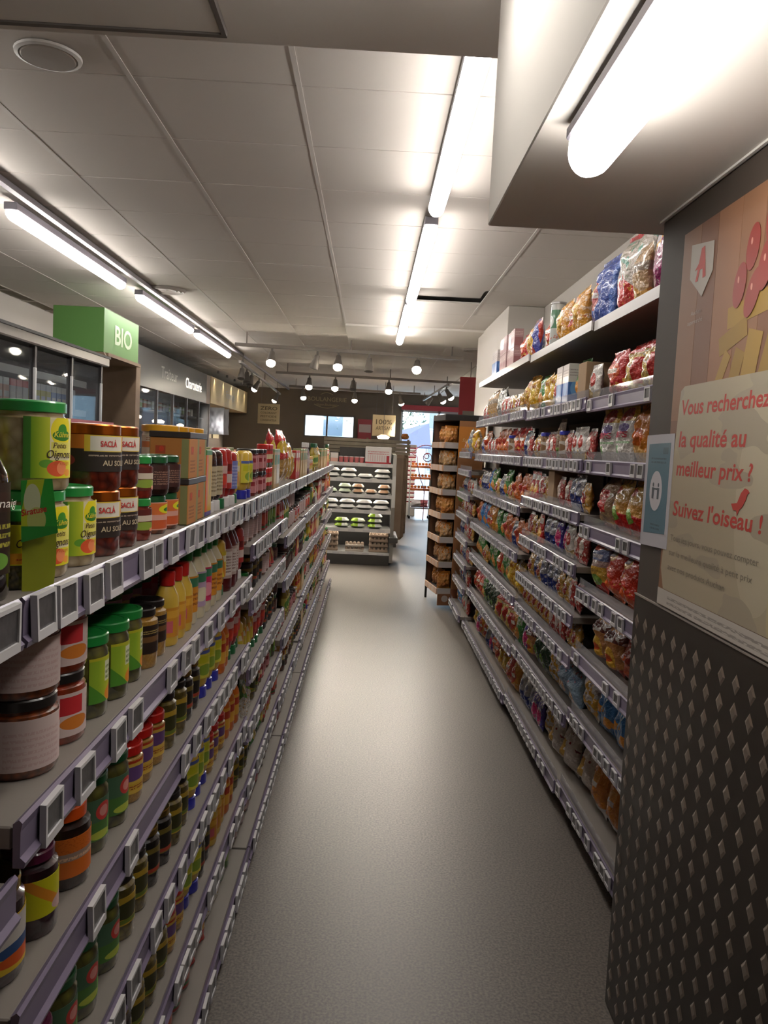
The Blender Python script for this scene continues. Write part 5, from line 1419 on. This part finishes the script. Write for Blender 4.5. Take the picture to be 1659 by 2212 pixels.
# wall chillers with the dark fascia, then the bakery counter with the beige fascia
wc = thing('wall_counter', 'wall chiller with dark lettered fascia along the left', 'counter', (-3.0, 10.3, 0))
ob('fascia', boxes('fascia', [(-.6, 0, 0, 4.3, 2.16, 2.68)], M('fascia_dark', '5a5856', .32, metal=.3), .004), wc)
ob('lettering', text('fs1', 'Traiteur', 1.15, 2.1, 2.36, .16, M('sign_letter', 'b9b5b0', .4), .01), wc, (.003, 0, 0), FACE_R)
ob('lettering', text('fs2', 'Charcuterie', 2.65, 3.85, 2.33, .16, M('sign_letter_lit', 'f2ece0', .4, emit=.7), .01), wc, (.003, 0, 0), FACE_R)
ob('end_cap', boxes('fascia_end', [(-.6, .0, 4.3, 4.62, 2.16, 2.68)], M('fascia_brown', '7a6a5c', .6)), wc)
ob('cabinet_body', boxes('wc_body', [(-.6, -.55, 0, 4.6, 0, 2.16), (-.55, -.02, 0, .05, 0, 2.16), (-.55, -.02, 4.55, 4.6, 0, 2.16)], M('fridge_dark', '38353a')), wc)
for k in range(6):
    ob('door_post', boxes('wc_post', [(-.02, .02, k * .9, k * .9 + .05, 0, 2.16)], M('door_post', '4d494a')), wc)
for k in range(5):
    ob('glass_door', boxes('wc_glass', [(-.004, .004, k * .9 + .06, k * .9 + .89, .1, 2.14)], glass_mat('fridge_glass', 'e8ecee', .1, .03)), wc)
for z in (1.2, 1.6, 1.9):
    ob('shelf', boxes('wc_shelf', [(-.55, -.1, .06, 4.54, -.015, 0)], M('fridge_dark', '38353a')), wc, (0, 0, z))
glow = M('warm_lamp', 'ffd9b0', .4, emit=6.0)
for k, (y, z) in enumerate([(.55, 1.75), (1.5, 1.72), (1.75, 1.72), (3.0, 1.7)]):
    thing('heat_lamp', f"small warm lamp glowing in the wall chiller, {ORD[k + 1]} from the near end", 'lamp', (-3.15, 10.3 + y, z), group='warm lamps in the wall chiller', me=lathe('heat_lamp', [(0, 0), (.05, .0), (.06, .03), (.02, .05), (0, .05)], glow, 12))
packs = [('green and yellow pack', '8aa04a'), ('orange pack', 'b5622f'), ('brown pack', '7d4a34'), ('pale pack', 'b0a89c')]
for k in range(20):
    i = k % 4
    thing('deli_pack', f"{packs[i][0]}, {ORD[k // 4 + 1]} from the near end on the wall chiller's {'upper' if 1 else 'lower'} shelf", 'pack', (-3.3, 10.5 + k * .215, 1.901), (0, 0, PI / 2), 'packs in the wall chiller', boxes('deli', [(-.07, .07, -.05, .05, 0, .14)], PM('deli%d' % i, packs[i][1], [('rect', 0, .6, 1, .85, 'c9c4b0')], .4, .2), .004))
bc = thing('bakery_counter', 'counter under a beige scalloped-light fascia, far left', 'counter', (-3.0, 15.0, 0))
ob('fascia', boxes('bc_fascia', [(-.6, 0, 0, 4.35, 2.19, 2.69)], M('fascia_beige', 'c9b58c', .6), .004), bc)
ob('lettering', text('fs3', 'Fromage', 1.55, 2.55, 2.38, .15, M('sign_letter', 'b9b5b0'), .01), bc, (.003, 0, 0), FACE_R)
ob('back_board', boxes('bc_back', [(-.6, -.55, 0, 4.35, 0, 2.19)], m_dark), bc)
ob('counter_body', boxes('bc_body', [(-.55, .2, 0, 4.35, 0, 1.1)], m_wood, .01), bc)
for k in range(3):
    ob('price_board', boxes('bc_board', [(-.54, -.52, 1.2 + k * .9, 1.85 + k * .9, 1.55, 2.1)], PM('bc_board', 'b0a486', [('lines', .1, .3, .9, .85, 4, '7d7258')], .6, .05), .003), bc)
for k in range(2):
    thing('hanging_ham', f"{'left' if k == 0 else 'right'} pale blue hanging bag under the beige fascia", 'bag', (-2.95, 15.15 + k * .55, 1.62), group='bags by the counter', me=bag_mesh('hbag%d' % k, .36, .5, .12, M('pale_bag', 'aab0bf', .4), 50 + k))
# lamps over the beige fascia: small washers that cast the scallops
for k in range(5):
    w = thing('wall_washer', f"small fascia washer lamp, {ORD[k + 1]} from the near end above the beige fascia", 'lamp', (-2.93, 15.3 + k * .9, 2.77), group='washer lamps over the beige fascia')
    ob('can', lathe('washer_can', [(0, .05), (.02, .05), (.024, 0), (.02, .002)], m_grey, 10), w)
    ld = bpy.data.lights.new('washer', 'SPOT'); ld.energy = 4; ld.spot_size = .9; ld.spot_blend = .3; ld.shadow_soft_size = .01; ld.color = (1, .88, .66)
    ob('washer_lamp', ld, w, (0, 0, -.005), (0, .12, 0))

# promo strips and dark rail on the back of the left gondola
for k, (y0, y1, col, L, d) in enumerate([(1.25, 1.80, 'b5b82a', [('ell', .3, .5, .1, .3, '6a4a80'), ('ugrad', .4, .9, '5a8a3a')], 'yellow and green promo strip behind the tomato jars'), (1.83, 2.5, 'b8576a', [('rect', .1, .2, .45, .8, 'c9bdb8'), ('rect', .55, .2, .9, .8, 'c98a90')], 'pink and white promo strip behind the tan cartons')]):
    t = thing('promo_strip', d, 'sign', (-.80, (y0 + y1) / 2, 1.345), me=None)
    ob('strip_face', boxes('promo%d' % k, [(-.002, .002, -(y1 - y0) / 2, (y1 - y0) / 2, .16, .195)], PM('promo_pr%d' % k, col, L, .4, .2)), t)
    for s in (-1, 1):
        ob('holder', boxes('promo_holder', [(-.004, .004, s * (y1 - y0) * .4 - .004, s * (y1 - y0) * .4 + .004, 0, .16)], m_shelfd), t)

# ================================================================== FAR END: BAKERY WALL, WINDOW, ENTRANCE
wl = ob('bakery_lettering', text('bk', 'BOULANGERIE', -1.56, -.62, 2.58, .10, M('bakery_letter', 'a89c7c', .5), .01), bpy.data.objects['wall_back'], (0, 19.496, 0), R90)
ob('bakery_script', text('bk2', 'Notre Boulanger', -1.35, -.85, 2.47, .06, M('bakery_letter', 'a89c7c'), 0, .3), bpy.data.objects['wall_back'], (0, 19.496, 0), R90)
ob('bakery_arc', tube('bk_arc', [(-1.4 + .6 * i / 12, 19.49, 2.50 - .08 * math.sin(PI * i / 12)) for i in range(13)], .008, M('bakery_letter', 'a89c7c')), bpy.data.objects['wall_back'])
ob('bakery_hat', tube('bk_hat', [(-1.25 + .3 * i / 8, 19.49, 2.74 + .05 * math.sin(PI * i / 8)) for i in range(9)], .008, M('bakery_letter', 'a89c7c')), bpy.data.objects['wall_back'])
w1 = struct('window_1', boxes('window_frame', [(WX0 - .04, WX1 + .04, 19.47, 19.6, WZ0 - .05, WZ0), (WX0 - .04, WX1 + .04, 19.47, 19.6, WZ1, WZ1 + .04), (WX0 - .04, WX0, 19.47, 19.6, WZ0, WZ1), (WX1, WX1 + .04, 19.47, 19.6, WZ0, WZ1), (-1.09, -1.05, 19.5, 19.58, WZ0, WZ1)], M('frame_grey', '57524f', .5)), label='bright two-pane window in the bakery wall', cat='window')
for a, b in ((WX0, -1.09), (-1.05, WX1)):
    ob('pane', boxes('pane', [(a, b, 19.54, 19.545, WZ0, WZ1)], m_pane), w1)
d1 = struct('door_1', boxes('door_frame', [(DX0, DX0 + .05, 19.5, 19.6, 0, DZ1), (DX1 - .05, DX1, 19.5, 19.6, 0, DZ1), (DX0, DX1, 19.5, 19.6, DZ1 - .05, DZ1), (1.62, 1.67, 19.5, 19.6, 0, DZ1)], M('door_frame', 'a5abb0', .4, metal=.4)), label='glazed shop entrance open to the street', cat='door')
for a, b in ((DX0 + .05, 1.62), (1.67, DX1 - .05)):
    ob('pane', boxes('door_pane', [(a, b, 19.545, 19.55, .05, DZ1 - .05)], m_pane), d1)
def hang_sign(label, x0, x1, z0, z1, y, lines):
    t = thing('hanging_sign', label, 'sign', ((x0 + x1) / 2, y, 0), group='cream hanging signs')
    w = (x1 - x0) / 2
    ob('board', boxes('sign_board', [(-w, w, 0, .03, z0, z1)], M('sign_cream', 'b9a988', .6), .004), t)
    for s, a, b, yb, cap in lines:
        ob('lettering', text('hs', s, a, b, yb, cap, M('sign_ink', '5f5443', .6), .012), t, (0, -.002, 0), R90)
    for s in (-.7, .7):
        ob('cord', boxes('cord', [(s * w - .004, s * w + .004, .012, .018, z1, 2.842)], m_grey), t)
hang_sign('cream hanging sign reading 100% ARTISAN', .03, .52, 1.765, 2.215, 17.05, [('100%', -.17, .17, 2.02, .10), ('ARTISAN', -.17, .17, 1.90, .075)])
hang_sign('cream hanging sign reading ZERO at the left', -2.41, -1.95, 1.91, 2.33, 17.05, [('ZERO', -.18, .18, 2.20, .075), ('COLORANT', -.17, .17, 2.12, .04), ('PESTICIDE', -.17, .17, 2.045, .04), ('CONSERVATEUR', -.17, .17, 1.965, .04)])
hl = thing('warming_lamp', 'glowing warm lamp below the artisan sign', 'lamp', (.26, 16.2, 1.70))
ob('flex', boxes('flex', [(-.006, .006, -.006, .006, .07, 1.14)], m_grey), hl)
ob('shade', lathe('warming_lamp', [(0, 0), (.1, .0), (.13, .04), (.05, .08), (0, .08)], glow, 16), hl)
thing('paper_poster', 'red poster with a white sheet beside the window', 'poster', (-.12, 19.46, 0), me=boxes('paper_poster', [(-.2, .14, 0, .02, 1.70, 2.19)], PM('red_poster', '9a3a42', [('rect', .1, .35, .95, .75, 'b9a8a4')], .5, .1)))
# wooden bread counter in front of the bakery wall
wcn = thing('bread_counter', 'pale wooden slatted counter behind the chiller', 'counter', (-.3, 14.2, 0))
ob('counter_body', boxes('counter_body', [(-.5, 1.0, .05, .7, 0, 1.40)], m_wood, .01), wcn)
for k in range(4):
    ob('slat', boxes('slat', [(-.52, 1.02, .0, .045, 1.40 + k * .068, 1.455 + k * .068)], M('pale_slat', '9c9384', .6, var=(5, '8a8172', .2)), .004), wcn)
for x in (-.5, .25, .98):
    ob('slat_post', boxes('slat_post', [(x - .02, x + .02, .046, .08, 1.4, 1.68)], m_wood), wcn)
ts = thing('tall_stand', 'brown rounded trolley cover right of the chiller', 'trolley', (.44, 12.1, 0))
ob('cover', boxes('cover', [(-.08, .13, 0, .4, .12, 1.42)], M('cover_brown', '8a7460', .6, var=(3, 'a08a74', .2)), .05), ts)
for y in (.06, .34):
    ob('castor', lathe('castor', [(0, 0), (.03, .0), (.03, .1), (0, .12)], m_grey, 10), ts, (0, y, 0))
for k in range(1):
    thing('pastry', 'orange pastry on the end of the wooden counter', 'pastry', (.62, 14.30, 1.682), me=lathe('pastry', [(0, 0), (.06, .01), (.075, .05), (.05, .1), (0, .11)], content('pastry', 'c07a2f', '9a5a20', 40), 12))
# stack of red and white drink packs
pk = PM('drink_pack', 'd9d6d6', [('rect', .0, .0, 1, .35, 'b8505a')], .4, .2)
pk2 = PM('drink_pack2', 'd2cfd2', [('rect', .0, .1, 1, .3, 'b9a4a8')], .4, .2)
for c in range(2):
    me_ = boxes('drink_pack', [(-.115, .115, -.15, .15, 0, .1)], pk if c else pk2, .02)
    for q in range(13):
        thing('drink_pack', f"{'red and white' if c else 'white'} drink pack, {ORD[q + 1]} from the bottom of the {'right' if c else 'left'} stack at the entrance", 'pack', (.71 + c * .25 + rnd.uniform(-.004, .004), 18.4, .30 + q * .102), (0, 0, rnd.uniform(-.02, .02)), 'drink packs by the entrance', me_)
thing('pallet', 'low white plinth under the drink packs', 'plinth', (.835, 18.4, 0), me=boxes('pallet', [(-.26, .26, -.18, .18, 0, .298)], m_chw, .005))
# fruit trolley with three trays
ft = thing('fruit_trolley', 'wheeled rack with three orange trays by the entrance', 'trolley', (1.15, 17.6, 0))
for x in (-.22, .22):
    for y in (-.15, .15):
        ob('post', boxes('ft_post', [(x - .012, x + .012, y - .012, y + .012, .06, 1.3 if y > 0 else .42)], M('ft_steel', 'b0b4b8', .3, metal=.5)), ft)
        ob('castor', lathe('ft_castor', [(0, 0), (.025, .0), (.025, .05), (0, .06)], m_black, 10), ft, (x, y, 0))
for z in (.62, .87, 1.12):
    ob('tray', boxes('ft_tray', [(-.22, .22, -.17, .15, 0, .05)], M('ft_tray', 'b5602a', .5), .006), ft, (0, 0, z))
ob('bottom_tray', boxes('ft_bottom', [(-.22, .22, -.17, .15, .22, .25)], M('ft_steel', 'b0b4b8')), ft)
ball = lathe('orange', [(0, 0), (.025, .006), (.035, .028), (.033, .046), (.019, .06), (0, .064)], M('orange_peel', 'd0742a', .5, bump=(300, .2)), 10)
for zi, z in enumerate((.672, .922, 1.172)):
    for k in range(6):
        thing('orange', f"orange fruit, {ORD[k + 1]} from left on the fruit trolley's {['lowest', 'middle', 'top'][zi]} tray", 'fruit', (1.15 - .182 + k * .0725, 17.5 + rnd.uniform(-.02, .02), z + .001), (0, 0, rnd.random()), 'oranges on the trolley', ball)
thing('bagged_goods', 'white and red bagged goods on the trolley base', 'bag', (1.15, 17.5, .252), me=bag_mesh('bg_goods', .38, .17, .16, PM('bg_print', 'c9c6cc', [('rect', .55, 0, 1, 1, 'b5606c')], .4, .3), 71))
# red wire bird
bw = thing('wire_bird', 'red wire bird outline standing by the entrance', 'decoration', (1.06, 17.2, 0))
rw = M('wire_red', '7a2430', .4)
ob('head_line', tube('hd', [(.42, 0, 1.56)] + [(.16 + .26 * math.cos(a), 0, 1.42 + .2 * math.sin(a)) for a in [PI * (.15 + .75 * i / 10) for i in range(11)]] + [(-.16, 0, 1.46), (-.1, 0, 1.40), (-.03, 0, 1.37), (-.02, 0, 1.2), (.02, 0, 1.05), (.08, 0, .85), (.14, 0, .72), (.16, 0, .62)], .009, rw), bw)
ob('eye_ring', tube('er', [(.19 + .09 * math.cos(2 * PI * i / 20), 0, 1.36 + .09 * math.sin(2 * PI * i / 20)) for i in range(20)], .009, rw, closed=True), bw)
ob('eye_ring', tube('er2', [(.17 + .05 * math.cos(2 * PI * i / 20), 0, 1.385 + .05 * math.sin(2 * PI * i / 20)) for i in range(20)], .009, rw, closed=True), bw)
ob('stand', tube('bw_stand', [(.16, 0, .62), (.16, 0, .0)], .009, rw), bw)

# ================================================================== STREET
struct('pavement', boxes('pavement', [(-14, 16, 19.62, 46, -.12, -.01)], M('pavement', '8a9094', .7, bump=(20, .1))), label='pale street pavement outside the entrance', cat='pavement')
def building(nm, label, x0, x1, y, h, col, wins, group=None):
    t = thing('building', label, 'building', ((x0 + x1) / 2, y, 0))
    w = (x1 - x0) / 2
    ob('facade', boxes('facade', [(-w, w, 0, 2, 0, h)], M(nm, col, .8), .02), t)
    wm = boxes('bwin', [(-.5, .5, -.04, .02, 0, 1.3)], M('bwin_frame', '7d878c', .5), .01)
    pm = boxes('bpane', [(-.43, .43, -.06, -.03, .07, 1.23)], M('bwin_glass', '3d4a54', .1))
    for (x, z) in wins:
        f_ = ob('window', wm, t, (x, 0, z)); ob('pane', pm, f_)
    ob('cornice', boxes('cornice', [(-w, w, -.2, 0, h - .25, h)], M(nm + '_trim', '9a9894', .7)), t)
building('facade_white', 'white building across the street seen through the window', -9, 1.2, 36, 4.6, 'a8a6a0', [(-3.5, 1.9), (-1.6, 1.9), (.3, 1.9), (2.2, 1.9), (4.1, 1.9)])
building('facade_blue', 'pale blue glassy building across the street', 2.0, 9, 34, 5.2, '7f98a4', [(-2.6, .6), (-1.3, .6), (0.2, .6), (-2.6, 2.4), (-1.3, 2.4), (.2, 2.4)])
aw = thing('awning', 'dark blue awning across the street', 'awning', (1.35, 27, 0))
V = [(-.75, -.9, 1.62), (.65, -.9, 1.62), (.65, .6, 2.45), (-.75, .6, 2.05)]
V2 = [(a, b, c - .05) for a, b, c in V]
ob('canvas', mesh('canvas', V + V2, [(0, 1, 2, 3), (7, 6, 5, 4), (0, 4, 5, 1), (1, 5, 6, 2), (2, 6, 7, 3), (3, 7, 4, 0)], M('navy_canvas', '20263c', .8), smooth=False), aw)
for x in (-.7, .6):
    ob('pole', boxes('aw_pole', [(x - .03, x + .03, .5, .56, 0, 2.0)], m_grey), aw)
tr = thing('street_tree', 'leafy street tree left of the entrance view', 'tree', (.75, 30, 0))
ob('trunk', tube('trunk', [(0, 0, 0), (.05, 0, 1.2), (-.03, .02, 2.4), (.05, 0, 3.6)], .11, M('bark', '5d544c', .9)), tr)
V, Fc = [], []
rt = random.Random(4)
for k in range(1500):
    a, b, c = rt.gauss(0, .62), rt.gauss(0, .6), rt.gauss(3.4, .75)
    s = rt.uniform(.04, .09)
    d1_ = Vector((rt.uniform(-1, 1), rt.uniform(-1, 1), rt.uniform(-1, 1))).normalized(); d2_ = d1_.cross(Vector((.3, .5, .8))).normalized()
    p = Vector((a, b, c)); i = len(V)
    V += [p - d1_ * s, p - d2_ * s * .5, p + d1_ * s, p + d2_ * s * .5]; Fc.append((i, i + 1, i + 2, i + 3))
ob('foliage', mesh('foliage', V, Fc, M('leaf', '2e4430', .7), smooth=False), tr, kind='stuff')
ck = thing('bicycle_wheel', 'grey bicycle wheel rim standing outside the door', 'wheel', (.84, 20.3, .37), me=tube('rim', [(.34 * math.cos(2 * PI * i / 28), 0, .34 * math.sin(2 * PI * i / 28)) for i in range(28)], .015, M('rim_grey', '8a959c', .4), closed=True))

name_all()
